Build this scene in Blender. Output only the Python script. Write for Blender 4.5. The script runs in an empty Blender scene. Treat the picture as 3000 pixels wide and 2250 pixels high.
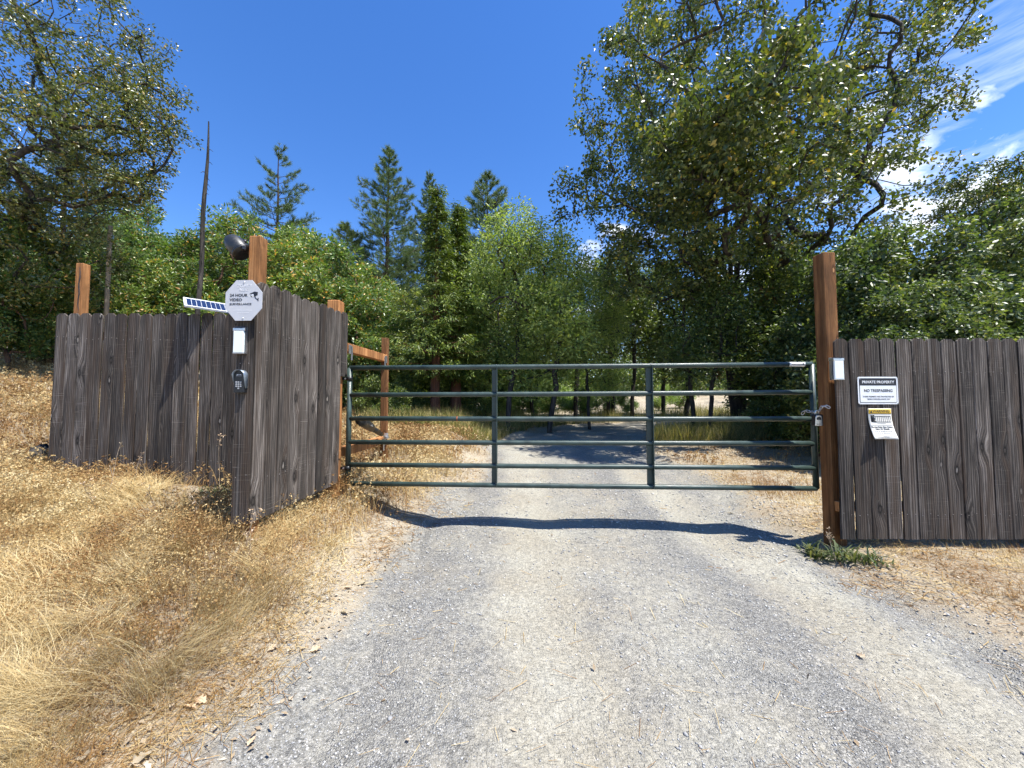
import bpy, math, random
import numpy as np
from mathutils import Vector, Matrix

rng = np.random.default_rng(7)
random.seed(7)
S = bpy.context.scene
COL = S.collection
R = math.radians

# ------------------------------------------------------------------ camera, sky, sun, exposure
EYE = 1.40
FPX = 1130.0                      # focal length in pixels of the 3000 px wide photograph
PITCH = math.atan(55.0 / FPX)
cam_d = bpy.data.cameras.new('camera')
cam_d.sensor_width = 36.0
cam_d.lens = FPX / 3000.0 * 36.0
cam_d.clip_start = 0.05
cam_d.clip_end = 3000.0
cam = bpy.data.objects.new('camera', cam_d)
COL.objects.link(cam)
cam.location = (0, 0, EYE)
cam.rotation_euler = (R(90) + PITCH, 0, 0)
S.camera = cam

SUN_EL = R(66.0)
SUN_AZ = math.atan2(0.37, -0.20)      # from +Y towards +X: the sun stands to the right and a little behind the viewer
SUN_DIR = Vector((math.cos(SUN_EL) * math.sin(SUN_AZ), math.cos(SUN_EL) * math.cos(SUN_AZ), math.sin(SUN_EL)))
sun_d = bpy.data.lights.new('sun', 'SUN')
sun_d.energy = 5.0
sun_d.angle = R(0.53)
sun_d.color = (1.0, 0.97, 0.92)
sun = bpy.data.objects.new('sun', sun_d)
COL.objects.link(sun)
sun.rotation_euler = SUN_DIR.to_track_quat('Z', 'Y').to_euler()
sun.location = (8, -5, 20)


class NT:
    """small helper for node trees"""
    def __init__(self, tree):
        self.t = tree
        self.n = tree.nodes
        self.n.clear()

    def __call__(self, kind, **kw):
        nd = self.n.new(kind)
        for k, v in kw.items():
            if k.startswith('i_'):
                key = k[2:]
                key = int(key) if key.isdigit() else key.replace('_', ' ')
                s = nd.inputs[key]
                if isinstance(v, bpy.types.NodeSocket):
                    self.t.links.new(v, s)
                else:
                    s.default_value = v
            else:
                setattr(nd, k, v)
        return nd

    def link(self, a, b):
        self.t.links.new(a, b)

    def math(self, op, a, b=0.0, clamp=False):
        nd = self.n.new('ShaderNodeMath')
        nd.operation = op
        nd.use_clamp = clamp
        for i, v in enumerate((a, b)):
            if isinstance(v, bpy.types.NodeSocket):
                self.t.links.new(v, nd.inputs[i])
            else:
                nd.inputs[i].default_value = v
        return nd.outputs[0]

    def ramp(self, fac, stops, interp='LINEAR'):
        nd = self.n.new('ShaderNodeValToRGB')
        nd.color_ramp.interpolation = interp
        el = nd.color_ramp.elements
        while len(el) > 1:
            el.remove(el[-1])
        for i, (p, c) in enumerate(stops):
            e = el[0] if i == 0 else el.new(p)
            e.position = p
            e.color = (c, c, c, 1) if isinstance(c, (int, float)) else (*c, 1)
        self.t.links.new(fac, nd.inputs[0])
        return nd.outputs[0]

    def mix(self, fac, a, b, mode='MIX'):
        nd = self.n.new('ShaderNodeMix')
        nd.data_type = 'RGBA'
        nd.blend_type = mode
        for s, v in ((nd.inputs[0], fac), (nd.inputs[6], a), (nd.inputs[7], b)):
            if isinstance(v, bpy.types.NodeSocket):
                self.t.links.new(v, s)
            elif isinstance(v, (int, float)):
                s.default_value = v
            else:
                s.default_value = (*v, 1)
        return nd.outputs[2]

    def sep(self, v):
        nd = self.n.new('ShaderNodeSeparateXYZ')
        self.t.links.new(v, nd.inputs[0])
        return nd.outputs

    def mapping(self, vec, scale=(1, 1, 1), loc=(0, 0, 0), rot=(0, 0, 0)):
        nd = self.n.new('ShaderNodeMapping')
        self.t.links.new(vec, nd.inputs[0])
        if isinstance(loc, bpy.types.NodeSocket):
            self.t.links.new(loc, nd.inputs[1])
        else:
            nd.inputs[1].default_value = loc
        nd.inputs[2].default_value = rot
        nd.inputs[3].default_value = scale
        return nd.outputs[0]

    def noise(self, vec, scale, detail=4.0, rough=0.55, dist=0.0):
        nd = self.n.new('ShaderNodeTexNoise')
        if vec is not None:
            self.t.links.new(vec, nd.inputs['Vector'])
        nd.inputs['Scale'].default_value = scale
        nd.inputs['Detail'].default_value = detail
        nd.inputs['Roughness'].default_value = rough
        nd.inputs['Distortion'].default_value = dist
        return nd.outputs[0]


world = bpy.data.worlds.new('World')
S.world = world
world.use_nodes = True
w = NT(world.node_tree)
sky = w('ShaderNodeTexSky', sky_type='NISHITA', sun_disc=False)
sky.sun_elevation = SUN_EL
sky.sun_rotation = SUN_AZ
sky.altitude = 500.0
sky.air_density = 1.0
sky.dust_density = 0.15
sky.ozone_density = 2.6
gen = w('ShaderNodeTexCoord').outputs['Generated']
hs = w('ShaderNodeHueSaturation', i_Hue=0.510, i_Saturation=1.28, i_Value=1.12, i_Color=sky.outputs[0])
# fair-weather cloud: small puffs low in the east, a thin wisp above them
xyz = w.sep(gen)


def toward(dx, dy, dz, r0, r1):
    d_ = Vector((dx, dy, dz)).normalized()
    dt_ = w('ShaderNodeVectorMath', operation='DOT_PRODUCT', i_0=gen, i_1=tuple(d_)).outputs['Value']
    return w.ramp(dt_, [(r0, 0.0), (r1, 1.0)])


puff_n = w.noise(w.mapping(gen, scale=(6.0, 6.0, 11.0), loc=(1.3, 0.4, 0.2)), 1.5, 8.0, 0.55, 0.3)
puff_a = toward(0.66, 0.63, 0.385, 0.976, 0.996)
puff_b = w.math('MULTIPLY', toward(0.35, 0.90, 0.24, 0.93, 0.98), 0.9)
puff_m = w.math('MAXIMUM', puff_a, puff_b)
puff = w.ramp(w.math('ADD', puff_n, w.math('MULTIPLY', w.math('SUBTRACT', puff_m, 1.0), 0.5)), [(0.45, 0.0), (0.62, 0.95)])
str_n = w.noise(w.mapping(gen, scale=(3.0, 3.0, 16.0), rot=(0.0, 0.62, 0.0)), 1.3, 7.0, 0.62, 0.4)
streak = w.ramp(str_n, [(0.45, 0.0), (0.80, 0.6)])
streak = w.math('MULTIPLY', streak, toward(0.735, 0.54, 0.43, 0.965, 0.996))
cloud = w.math('MAXIMUM', puff, streak)
skyc = w.mix(cloud, hs.outputs[0], (7.4, 7.7, 8.2))
bg = w('ShaderNodeBackground', i_Color=skyc, i_Strength=0.115)
wo = w('ShaderNodeOutputWorld')
w.link(bg.outputs[0], wo.inputs[0])

S.view_settings.view_transform = 'Standard'
S.view_settings.look = 'None'
S.view_settings.exposure = 1.05
S.view_settings.gamma = 1.0
S.view_settings.use_curve_mapping = False
S.render.engine = 'CYCLES'
S.cycles.max_bounces = 4
S.cycles.diffuse_bounces = 2
S.cycles.glossy_bounces = 1
S.cycles.transmission_bounces = 2
S.cycles.transparent_max_bounces = 4
S.cycles.use_denoising = True
S.cycles.use_light_tree = False
S.cycles.use_adaptive_sampling = True
S.cycles.adaptive_threshold = 0.02

# ------------------------------------------------------------------ geometry helpers


def U(px, py, Y):
    """world X, Z of a photograph pixel at world distance Y in front of the viewer"""
    x = (px - 1500.0) / FPX
    v = (1125.0 - py) / FPX
    dy = math.cos(PITCH) - v * math.sin(PITCH)
    dz = math.sin(PITCH) + v * math.cos(PITCH)
    s = Y / dy
    return x * s, EYE + dz * s


def mesh_np(name, verts, faces, mat=None, smooth=False):
    """mesh data from numpy vertices and one or more (N,k) face arrays"""
    me = bpy.data.meshes.new(name)
    if not isinstance(faces, (list, tuple)):
        faces = [faces]
    faces = [np.asarray(f, dtype=np.int32) for f in faces if len(f)]
    verts = np.asarray(verts, dtype=np.float32)
    me.vertices.add(len(verts))
    me.vertices.foreach_set('co', verts.ravel())
    nl = sum(f.size for f in faces)
    npoly = sum(len(f) for f in faces)
    me.loops.add(nl)
    me.loops.foreach_set('vertex_index', np.concatenate([f.ravel() for f in faces]))
    me.polygons.add(npoly)
    sizes = np.concatenate([np.full(len(f), f.shape[1], dtype=np.int32) for f in faces])
    starts = np.concatenate(([0], np.cumsum(sizes)[:-1])).astype(np.int32)
    me.polygons.foreach_set('loop_start', starts)
    me.polygons.foreach_set('loop_total', sizes)
    if smooth:
        me.polygons.foreach_set('use_smooth', np.ones(npoly, dtype=bool))
    me.update(calc_edges=True)
    me.validate()
    if mat:
        me.materials.append(mat)
    return me


def link(name, data, parent=None, loc=(0, 0, 0), rot=(0, 0, 0), scale=(1, 1, 1)):
    o = bpy.data.objects.new(name, data)
    COL.objects.link(o)
    if parent:
        o.parent = parent
    o.location = loc
    o.rotation_euler = rot
    o.scale = scale
    return o


def tag(o, label=None, cat=None, group=None, kind=None):
    if label:
        o['label'] = label
    if cat:
        o['category'] = cat
    if group:
        o['group'] = group
    if kind:
        o['kind'] = kind
    return o


def thing(name, label, cat, loc=(0, 0, 0), rz=0.0, group=None):
    o = link(name, None, None, loc, (0, 0, rz))
    o.empty_display_size = 0.1
    return tag(o, label, cat, group)


class MB:
    def __init__(self):
        self.v = []
        self.f = []

    def add(self, vs, fs):
        b = len(self.v)
        self.v += [tuple(map(float, p)) for p in vs]
        self.f += [tuple(b + i for i in f) for f in fs]

    def box(self, c, s, rot=None):
        hx, hy, hz = s[0] / 2, s[1] / 2, s[2] / 2
        vs = [Vector((x, y, z)) for x in (-hx, hx) for y in (-hy, hy) for z in (-hz, hz)]
        if rot is not None:
            m = rot if isinstance(rot, Matrix) else Matrix.Rotation(rot, 3, 'Z')
            vs = [m @ p for p in vs]
        c = Vector(c)
        self.add([p + c for p in vs], [(0, 1, 3, 2), (4, 6, 7, 5), (0, 4, 5, 1), (2, 3, 7, 6), (0, 2, 6, 4), (1, 5, 7, 3)])
        return self

    def tube(self, pts, radii, n=10, caps=True):
        pts = [Vector(p) for p in pts]
        if isinstance(radii, (int, float)):
            radii = [radii] * len(pts)
        rings = []
        prev = None
        for i, p in enumerate(pts):
            t = (pts[min(i + 1, len(pts) - 1)] - pts[max(i - 1, 0)]).normalized()
            if prev is None:
                a = Vector((0, 0, 1)) if abs(t.z) < 0.9 else Vector((1, 0, 0))
                u = t.cross(a).normalized()
            else:
                u = (prev - t * prev.dot(t)).normalized()
            prev = u
            b = t.cross(u)
            rings.append([p + (u * math.cos(2 * math.pi * k / n) + b * math.sin(2 * math.pi * k / n)) * radii[i] for k in range(n)])
        vs = [q for r_ in rings for q in r_]
        fs = []
        for i in range(len(rings) - 1):
            for k in range(n):
                a, b2 = i * n + k, i * n + (k + 1) % n
                fs.append((a, b2, b2 + n, a + n))
        if caps:
            fs.append(tuple(reversed(range(n))))
            fs.append(tuple(range((len(rings) - 1) * n, len(rings) * n)))
        self.add(vs, fs)
        return self

    def prism(self, outline, y0, y1):
        """outline of (x, z) points, counter-clockwise seen from -Y, from y0 (front) to y1"""
        n = len(outline)
        vs = [(x, y0, z) for x, z in outline] + [(x, y1, z) for x, z in outline]
        fs = [tuple(range(n)), tuple(reversed(range(n, 2 * n)))]
        for k in range(n):
            j = (k + 1) % n
            fs.append((k, k + n, j + n, j))
        self.add(vs, fs)
        return self

    def mesh(self, name, mat, smooth=False):
        me = bpy.data.meshes.new(name)
        me.from_pydata(self.v, [], self.f)
        if smooth:
            for p in me.polygons:
                p.use_smooth = True
        me.update()
        if mat:
            me.materials.append(mat)
        return me

    def build(self, name, mat, parent=None, smooth=False, bevel=0.0, **kw):
        o = link(name, self.mesh(name, mat, smooth), parent, **kw)
        if bevel:
            m = o.modifiers.new('bevel', 'BEVEL')
            m.width = bevel
            m.segments = 2
            m.limit_method = 'ANGLE'
            m.angle_limit = R(40)
        return o


def rounded(w_, h_, r_, n=5, cx=0.0, cz=0.0):
    out = []
    for sx, sz, a0 in ((1, -1, -90), (1, 1, 0), (-1, 1, 90), (-1, -1, 180)):
        for k in range(n + 1):
            a = R(a0 + 90.0 * k / n)
            out.append((cx + sx * (w_ / 2 - r_) + r_ * math.cos(a), cz + sz * (h_ / 2 - r_) + r_ * math.sin(a)))
    return out


def hash2(ix, iy, seed):
    n = (ix.astype(np.int64) * 374761393 + iy.astype(np.int64) * 668265263 + seed * 974711) & 0x7fffffff
    n = ((n ^ (n >> 13)) * 1274126177) & 0x7fffffff
    n = n ^ (n >> 16)
    return (n & 0xffff) / 65535.0


def vnoise(x, y, freq=1.0, seed=0):
    x = np.asarray(x, float) * freq
    y = np.asarray(y, float) * freq
    ix, iy = np.floor(x), np.floor(y)
    fx, fy = x - ix, y - iy
    fx, fy = fx * fx * (3 - 2 * fx), fy * fy * (3 - 2 * fy)
    a, b = hash2(ix, iy, seed), hash2(ix + 1, iy, seed)
    c, d = hash2(ix, iy + 1, seed), hash2(ix + 1, iy + 1, seed)
    return (a * (1 - fx) + b * fx) * (1 - fy) + (c * (1 - fx) + d * fx) * fy


def sstep(a, b, x):
    t = np.clip((np.asarray(x, float) - a) / (b - a), 0, 1)
    return t * t * (3 - 2 * t)


# ------------------------------------------------------------------ materials
MATS = {}


def mat(name):
    m = bpy.data.materials.new(name)
    m.use_nodes = True
    t = NT(m.node_tree)
    out = t('ShaderNodeOutputMaterial')
    MATS[name] = m
    return m, t, out


def principled(t, out, **kw):
    p = t('ShaderNodeBsdfPrincipled', **kw)
    t.link(p.outputs[0], out.inputs[0])
    return p


def bump(t, p, height, strength=0.3, dist=0.01):
    b = t('ShaderNodeBump', i_Strength=strength, i_Distance=dist, i_Height=height)
    t.link(b.outputs[0], p.inputs['Normal'])


def simple(name, col, rough=0.5, metal=0.0, var=0.12, scale=40.0, spec=0.5):
    m, t, out = mat(name)
    tc = t('ShaderNodeTexCoord').outputs['Object']
    n = t.noise(tc, scale, 5.0, 0.6)
    dark = tuple(c * (1 - var) for c in col)
    light = tuple(min(1, c * (1 + var)) for c in col)
    c = t.ramp(n, [(0.3, dark), (0.7, light)])
    rr = t.ramp(n, [(0.3, max(0, rough - 0.08)), (0.7, min(1, rough + 0.08))])
    p = principled(t, out, i_Base_Color=c, i_Roughness=rr, i_Metallic=metal)
    p.inputs['Specular IOR Level'].default_value = spec
    return m


def wood(name, c_dark, c_mid, c_light, weathered=True):
    m, t, out = mat(name)
    tc = t('ShaderNodeTexCoord').outputs['Object']
    rnd = t('ShaderNodeObjectInfo').outputs['Random']
    off = t('ShaderNodeCombineXYZ', i_X=t.math('MULTIPLY', rnd, 37.0), i_Y=t.math('MULTIPLY', rnd, 11.0), i_Z=t.math('MULTIPLY', rnd, 23.0)).outputs[0]
    vec = t('ShaderNodeVectorMath', operation='ADD', i_0=tc, i_1=off).outputs[0]
    # knots: sparse cells whose distance warps the grain round them
    vx = t.sep(vec)
    kp_ = t('ShaderNodeCombineXYZ', i_X=t.math('MULTIPLY', vx[0], 6.5), i_Y=t.math('MULTIPLY', vx[2], 2.6)).outputs[0]
    kv = t('ShaderNodeTexVoronoi', voronoi_dimensions='2D', i_Vector=kp_, i_Scale=1.0)
    kd = kv.outputs['Distance']
    kgate = t.ramp(t.sep(kv.outputs['Color'])[0], [(0.80, 0.0), (0.82, 1.0)])
    kd = t.math('ADD', kd, t.math('MULTIPLY', t.math('SUBTRACT', t.noise(t.mapping(vec, scale=(60, 60, 40)), 1.0, 3.0), 0.5), 0.10))
    knot = t.math('MULTIPLY', t.ramp(kd, [(0.07, 1.0), (0.12, 0.6), (0.26, 0.0)]), kgate)
    # grain bends round the knots
    bend = t('ShaderNodeCombineXYZ', i_X=t.math('MULTIPLY', t.math('MULTIPLY', t.ramp(kd, [(0.0, 1.0), (0.5, 0.0)]), kgate), 0.05)).outputs[0]
    vec = t('ShaderNodeVectorMath', operation='ADD', i_0=vec, i_1=bend).outputs[0]
    g1 = t.noise(t.mapping(vec, scale=(22, 22, 0.9)), 1.0, 8.0, 0.66, 1.6)
    ringw = t('ShaderNodeTexWave', wave_type='BANDS', bands_direction='X', i_Scale=1.0, i_Distortion=7.0, i_Detail=3.0,
              i_Vector=t.mapping(vec, scale=(16, 16, 0.55)))
    ringw.inputs['Detail Scale'].default_value = 1.2
    g2 = t.noise(t.mapping(vec, scale=(210, 210, 5.0)), 1.0, 3.0, 0.6)
    g = t.math('ADD', t.math('MULTIPLY', g1, 0.74), t.math('MULTIPLY', ringw.outputs['Fac'], 0.18))
    g = t.math('ADD', g, t.math('MULTIPLY', t.math('SUBTRACT', g2, 0.5), 0.26))
    col = t.ramp(g, [(0.22, c_dark), (0.46, c_mid), (0.74, c_light)])
    tone = t.ramp(t.noise(t.mapping(vec, scale=(8, 8, 1.5)), 1.0, 6.0, 0.66), [(0.28, 0.34), (0.48, 0.85), (0.72, 1.6)])
    col = t.mix(1.0, col, tone, 'MULTIPLY')
    per = t.ramp(rnd, [(0.0, 0.60), (0.5, 1.0), (1.0, 1.5)])
    col = t.mix(1.0, col, per, 'MULTIPLY')
    if weathered:
        # brown streaks where the grey weathering has washed off, circular-saw marks across some boards
        br = t.ramp(t.noise(t.mapping(vec, scale=(11, 11, 0.7)), 1.0, 5.0, 0.6), [(0.48, 0.0), (0.68, 0.75)])
        col = t.mix(br, col, tuple(c * f for c, f in zip(c_mid, (1.0, 0.78, 0.60))))
        sawn = t.noise(t.mapping(vec, scale=(2.5, 2.5, 150)), 1.0, 3.0, 0.75, 0.25)
        sm = t.math('MULTIPLY', t.ramp(sawn, [(0.60, 0.0), (0.70, 1.0)]),
                    t.ramp(t.noise(t.mapping(vec, scale=(2.2, 2.2, 1.7)), 1.0, 2.0), [(0.52, 0.0), (0.64, 0.5)]))
        col = t.mix(sm, col, tuple(min(1, c * 1.55) for c in c_light))
    pale = t.mix(t.ramp(t.sep(kv.outputs['Color'])[1], [(0.60, 0.0), (0.62, 1.0)]), tuple(c * 0.8 for c in c_mid), c_light)
    kc = t.mix(t.ramp(kd, [(0.035, 0.0), (0.075, 1.0)]), pale, t.ramp(kd, [(0.10, tuple(c * 0.5 for c in c_dark)), (0.22, tuple(c * 0.7 for c in c_mid))]))
    col = t.mix(knot, col, kc)
    p = principled(t, out, i_Base_Color=col, i_Roughness=0.88)
    p.inputs['Specular IOR Level'].default_value = 0.25
    h = t.math('SUBTRACT', g, t.math('MULTIPLY', knot, 0.2))
    bump(t, p, h, 0.75 if weathered else 0.35, 0.006)
    return m


M_BOARD = wood('weathered_board', (0.012, 0.010, 0.0085), (0.064, 0.053, 0.0445), (0.225, 0.198, 0.172))
M_POST = wood('stained_timber', (0.145, 0.058, 0.020), (0.30, 0.132, 0.046), (0.43, 0.22, 0.09), False)
M_GATE = simple('green_painted_steel', (0.030, 0.050, 0.043), 0.44, 0.0, 0.38, 9.0)
M_GATE_DARK = simple('hinge_black_steel', (0.012, 0.013, 0.013), 0.45, 0.2)
M_GALV = simple('galvanised_steel', (0.62, 0.64, 0.66), 0.38, 0.85, 0.15, 30)
M_STEEL = simple('brushed_steel', (0.60, 0.58, 0.56), 0.33, 0.9, 0.08, 60)
M_DIFF = simple('white_diffuser', (0.78, 0.84, 0.82), 0.35, 0.0, 0.03, 12)
M_BLACK = simple('black_plastic', (0.010, 0.010, 0.011), 0.38, 0.0, 0.2, 60)
M_BLACK_FADED = simple('faded_black_plastic', (0.020, 0.021, 0.022), 0.42, 0.0, 0.2, 50)
M_SIGN = simple('dull_aluminium_sign', (0.50, 0.50, 0.51), 0.55, 0.0, 0.05, 9)
M_WHITE = simple('white_enamel', (0.78, 0.78, 0.77), 0.38, 0.0, 0.03, 14)
M_PAPER = simple('cream_vinyl', (0.80, 0.76, 0.66), 0.55, 0.0, 0.04, 14)
M_YELLOW = simple('warning_yellow', (0.68, 0.42, 0.03), 0.5, 0.0, 0.06, 14)
M_INK = simple('black_ink', (0.012, 0.012, 0.016), 0.5, 0.0, 0.1, 30)
M_FAINT = simple('faded_print', (0.60, 0.60, 0.61), 0.55, 0.0, 0.03, 20)
M_GREYINK = simple('grey_print', (0.10, 0.10, 0.11), 0.5, 0.0, 0.1, 30)
M_KEY = simple('grey_key', (0.33, 0.34, 0.35), 0.5, 0.0, 0.05, 50)
M_HOOD = simple('blue_grey_powder_coat', (0.22, 0.26, 0.30), 0.38, 0.4, 0.1, 30)
M_CELL = simple('solar_cell', (0.012, 0.020, 0.055), 0.15, 0.0, 0.2, 30)
M_RUST = simple('rust', (0.22, 0.07, 0.03), 0.85, 0.0, 0.25, 60)
M_NAIL = simple('galvanised_nail', (0.20, 0.18, 0.165), 0.6, 0.3, 0.3, 300)


def leafmat(name, stops, rough=0.42, spec=0.5, trans=0.35, tint=(1.15, 1.25, 0.45)):
    """stops: list of (position, colour) picked per leaf at random"""
    m, t, out = mat(name)
    geo = t('ShaderNodeNewGeometry')
    c = t.ramp(geo.outputs['Random Per Island'], stops)
    tc = t('ShaderNodeTexCoord').outputs['Object']
    n = t.ramp(t.noise(tc, 0.7, 3.0), [(0.3, 0.80), (0.7, 1.2)])
    c = t.mix(1.0, c, n, 'MULTIPLY')
    ob = t.ramp(t('ShaderNodeObjectInfo').outputs['Random'], [(0.0, (0.74, 0.80, 0.80)), (0.5, (1.0, 1.0, 1.0)), (1.0, (1.35, 1.22, 1.1))])
    c = t.mix(1.0, c, ob, 'MULTIPLY')
    p = t('ShaderNodeBsdfPrincipled', i_Base_Color=c, i_Roughness=rough)
    p.inputs['Specular IOR Level'].default_value = spec
    tr = t('ShaderNodeBsdfTranslucent', i_Color=t.mix(1.0, c, tint, 'MULTIPLY'))
    mx = t('ShaderNodeMixShader', i_Fac=trans)
    t.link(p.outputs[0], mx.inputs[1])
    t.link(tr.outputs[0], mx.inputs[2])
    t.link(mx.outputs[0], out.inputs[0])
    return m


def bark(name, c0, c1, sc=(9, 9, 2.2)):
    m, t, out = mat(name)
    tc = t('ShaderNodeTexCoord').outputs['Object']
    n = t.noise(t.mapping(tc, scale=sc), 1.6, 7.0, 0.65, 0.6)
    p = principled(t, out, i_Base_Color=t.ramp(n, [(0.32, c0), (0.68, c1)]), i_Roughness=0.92)
    p.inputs['Specular IOR Level'].default_value = 0.2
    bump(t, p, n, 0.9, 0.03)
    return m


L_OAK = leafmat('oak_leaf', [(0.0, (0.041, 0.062, 0.020)), (0.55, (0.078, 0.111, 0.031)), (0.88, (0.136, 0.167, 0.040)), (0.97, (0.317, 0.292, 0.056)), (1.0, (0.413, 0.279, 0.061))], 0.44, 0.55, 0.30)
L_MADRONE = leafmat('madrone_leaf', [(0.0, (0.066, 0.120, 0.030)), (0.6, (0.142, 0.222, 0.050)), (0.9, (0.251, 0.302, 0.077)), (0.95, (0.534, 0.382, 0.103)), (1.0, (0.584, 0.255, 0.085))], 0.36, 0.65, 0.32)
L_LIVEOAK = leafmat('evergreen_oak_leaf', [(0.0, (0.069, 0.087, 0.023)), (0.6, (0.150, 0.166, 0.040)), (0.9, (0.274, 0.246, 0.061)), (1.0, (0.480, 0.284, 0.086))], 0.38, 0.65, 0.26)
L_PALE = leafmat('ash_leaf', [(0.0, (0.128, 0.191, 0.052)), (0.6, (0.223, 0.305, 0.082)), (1.0, (0.379, 0.440, 0.127))], 0.45, 0.5, 0.40)
L_SHADE = leafmat('understorey_leaf', [(0.0, (0.072, 0.104, 0.029)), (0.6, (0.130, 0.179, 0.046)), (0.95, (0.232, 0.278, 0.067)), (1.0, (0.378, 0.339, 0.083))], 0.4, 0.55, 0.36)
L_MAPLE = leafmat('broad_oak_leaf', [(0.0, (0.052, 0.079, 0.030)), (0.55, (0.093, 0.134, 0.045)), (0.88, (0.171, 0.211, 0.071)), (1.0, (0.314, 0.306, 0.086))], 0.42, 0.6, 0.36)
L_PINE = leafmat('pine_needle', [(0.0, (0.049, 0.087, 0.036)), (0.6, (0.118, 0.177, 0.061)), (1.0, (0.238, 0.281, 0.094))], 0.5, 0.4, 0.18, (1.1, 1.2, 0.6))
L_CEDAR = leafmat('cedar_spray', [(0.0, (0.061, 0.096, 0.022)), (0.6, (0.144, 0.196, 0.032)), (1.0, (0.287, 0.317, 0.047))], 0.5, 0.4, 0.28)
L_DEAD = leafmat('dead_needle', [(0.0, (0.14, 0.075, 0.035)), (1.0, (0.36, 0.22, 0.11))], 0.7, 0.2, 0.25, (1.1, 0.9, 0.6))
L_WEED = leafmat('weed_leaf', [(0.0, (0.06, 0.085, 0.035)), (0.6, (0.12, 0.15, 0.06)), (1.0, (0.24, 0.22, 0.09))], 0.6, 0.3, 0.3)
L_DRYLEAF = leafmat('dry_leaf', [(0.0, (0.28, 0.20, 0.12)), (0.6, (0.45, 0.36, 0.25)), (1.0, (0.62, 0.53, 0.41))], 0.7, 0.25, 0.2, (1.0, 0.9, 0.7))
B_OAK = bark('oak_bark', (0.018, 0.015, 0.013), (0.085, 0.072, 0.060))
B_CEDAR = bark('cedar_bark', (0.06, 0.026, 0.016), (0.19, 0.085, 0.050), (14, 14, 1.0))
B_PINE = bark('pine_bark', (0.025, 0.018, 0.014), (0.10, 0.065, 0.045))
B_MADRONE = bark('madrone_bark', (0.05, 0.030, 0.020), (0.17, 0.10, 0.065))
B_SNAG = bark('charred_snag_bark', (0.008, 0.008, 0.008), (0.085, 0.075, 0.065), (9, 9, 1.2))
B_POLE = bark('bleached_pole', (0.25, 0.19, 0.13), (0.45, 0.36, 0.26), (14, 14, 0.8))

# grass: colour by broad patches, then blade by blade
m, t, out = mat('dry_grass')
M_GRASS = m
tc = t('ShaderNodeTexCoord').outputs['Object']
patch = t.noise(tc, 1.15, 4.0, 0.6, 0.4)
isl = t('ShaderNodeNewGeometry').outputs['Random Per Island']
f = t.math('ADD', t.math('MULTIPLY', t.math('SUBTRACT', patch, 0.53), 3.0), t.math('MULTIPLY', isl, 0.62))
c = t.ramp(f, [(0.0, (0.27, 0.15, 0.055)), (0.22, (0.41, 0.26, 0.10)), (0.45, (0.55, 0.41, 0.19)), (0.75, (0.66, 0.54, 0.30)), (1.0, (0.72, 0.63, 0.41))])
p = t('ShaderNodeBsdfPrincipled', i_Base_Color=c, i_Roughness=0.62)
p.inputs['Specular IOR Level'].default_value = 0.3
tr = t('ShaderNodeBsdfTranslucent', i_Color=c)
mx = t('ShaderNodeMixShader', i_Fac=0.35)
t.link(p.outputs[0], mx.inputs[1])
t.link(tr.outputs[0], mx.inputs[2])
t.link(mx.outputs[0], out.inputs[0])
L_STRAW = leafmat('pale_straw', [(0.0, (0.50, 0.34, 0.14)), (0.5, (0.66, 0.50, 0.25)), (1.0, (0.78, 0.65, 0.39))], 0.55, 0.3, 0.3, (1.0, 0.95, 0.8))
L_GREENGRASS = leafmat('half_green_grass', [(0.0, (0.10, 0.12, 0.035)), (0.5, (0.22, 0.21, 0.075)), (1.0, (0.46, 0.36, 0.16))], 0.6, 0.25, 0.35)

# earth of the place: straw-strewn dirt off the drive; on it dust worn bare by wheels and loose grey gravel between the tracks
m, t, out = mat('earth_and_gravel')
M_GROUND = m
tc = t('ShaderNodeTexCoord').outputs['Object']
n1 = t.noise(tc, 0.9, 5.0, 0.6)
n2 = t.noise(tc, 38.0, 5.0, 0.7)
n3 = t.noise(t.mapping(tc, scale=(90, 28, 60), rot=(0, 0, 0.7)), 1.0, 3.0, 0.6)
n4 = t.noise(t.mapping(tc, scale=(26, 95, 60), rot=(0, 0, 0.4)), 1.0, 3.0, 0.6)
earth = t.ramp(n1, [(0.32, (0.25, 0.20, 0.14)), (0.5, (0.325, 0.27, 0.195)), (0.68, (0.38, 0.33, 0.245))])
earth = t.mix(1.0, earth, t.ramp(n2, [(0.3, 0.55), (0.55, 1.0), (0.75, 1.3)]), 'MULTIPLY')
straw = t.math('MAXIMUM', t.ramp(n3, [(0.56, 0.0), (0.66, 0.7)]), t.ramp(n4, [(0.56, 0.0), (0.66, 0.7)]))
earth = t.mix(straw, earth, (0.53, 0.445, 0.30))
sx = t.sep(tc)
wob = t.math('MULTIPLY', t.math('SUBTRACT', t.noise(tc, 0.55, 3.0), 0.5), 0.9)
xx = t.math('ADD', sx[0], wob)
xn = t.math('DIVIDE', t.math('ADD', xx, 1.6), 4.8)        # -1.6 .. 3.2 m across the drive
track = t.ramp(xn, [(0.02, 0.72), (0.10, 0.24), (0.28, 0.28), (0.355, 0.95), (0.41, 0.95), (0.47, 0.52), (0.58, 0.42), (0.66, 0.04), (0.73, 0.80), (0.80, 0.72), (0.87, 0.16), (1.0, 0.6)])
tn = t.noise(tc, 2.6, 6.0, 0.65)
tn2 = t.noise(tc, 15.0, 6.0, 0.75)
gr = t.math('ADD', t.math('ADD', track, t.math('MULTIPLY', t.math('SUBTRACT', tn, 0.5), 1.35)), t.math('MULTIPLY', t.math('SUBTRACT', tn2, 0.46), 1.2), clamp=True)
dustc = t.ramp(t.noise(tc, 1.4, 4.0), [(0.35, (0.300, 0.268, 0.205)), (0.65, (0.350, 0.330, 0.268))])
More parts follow.
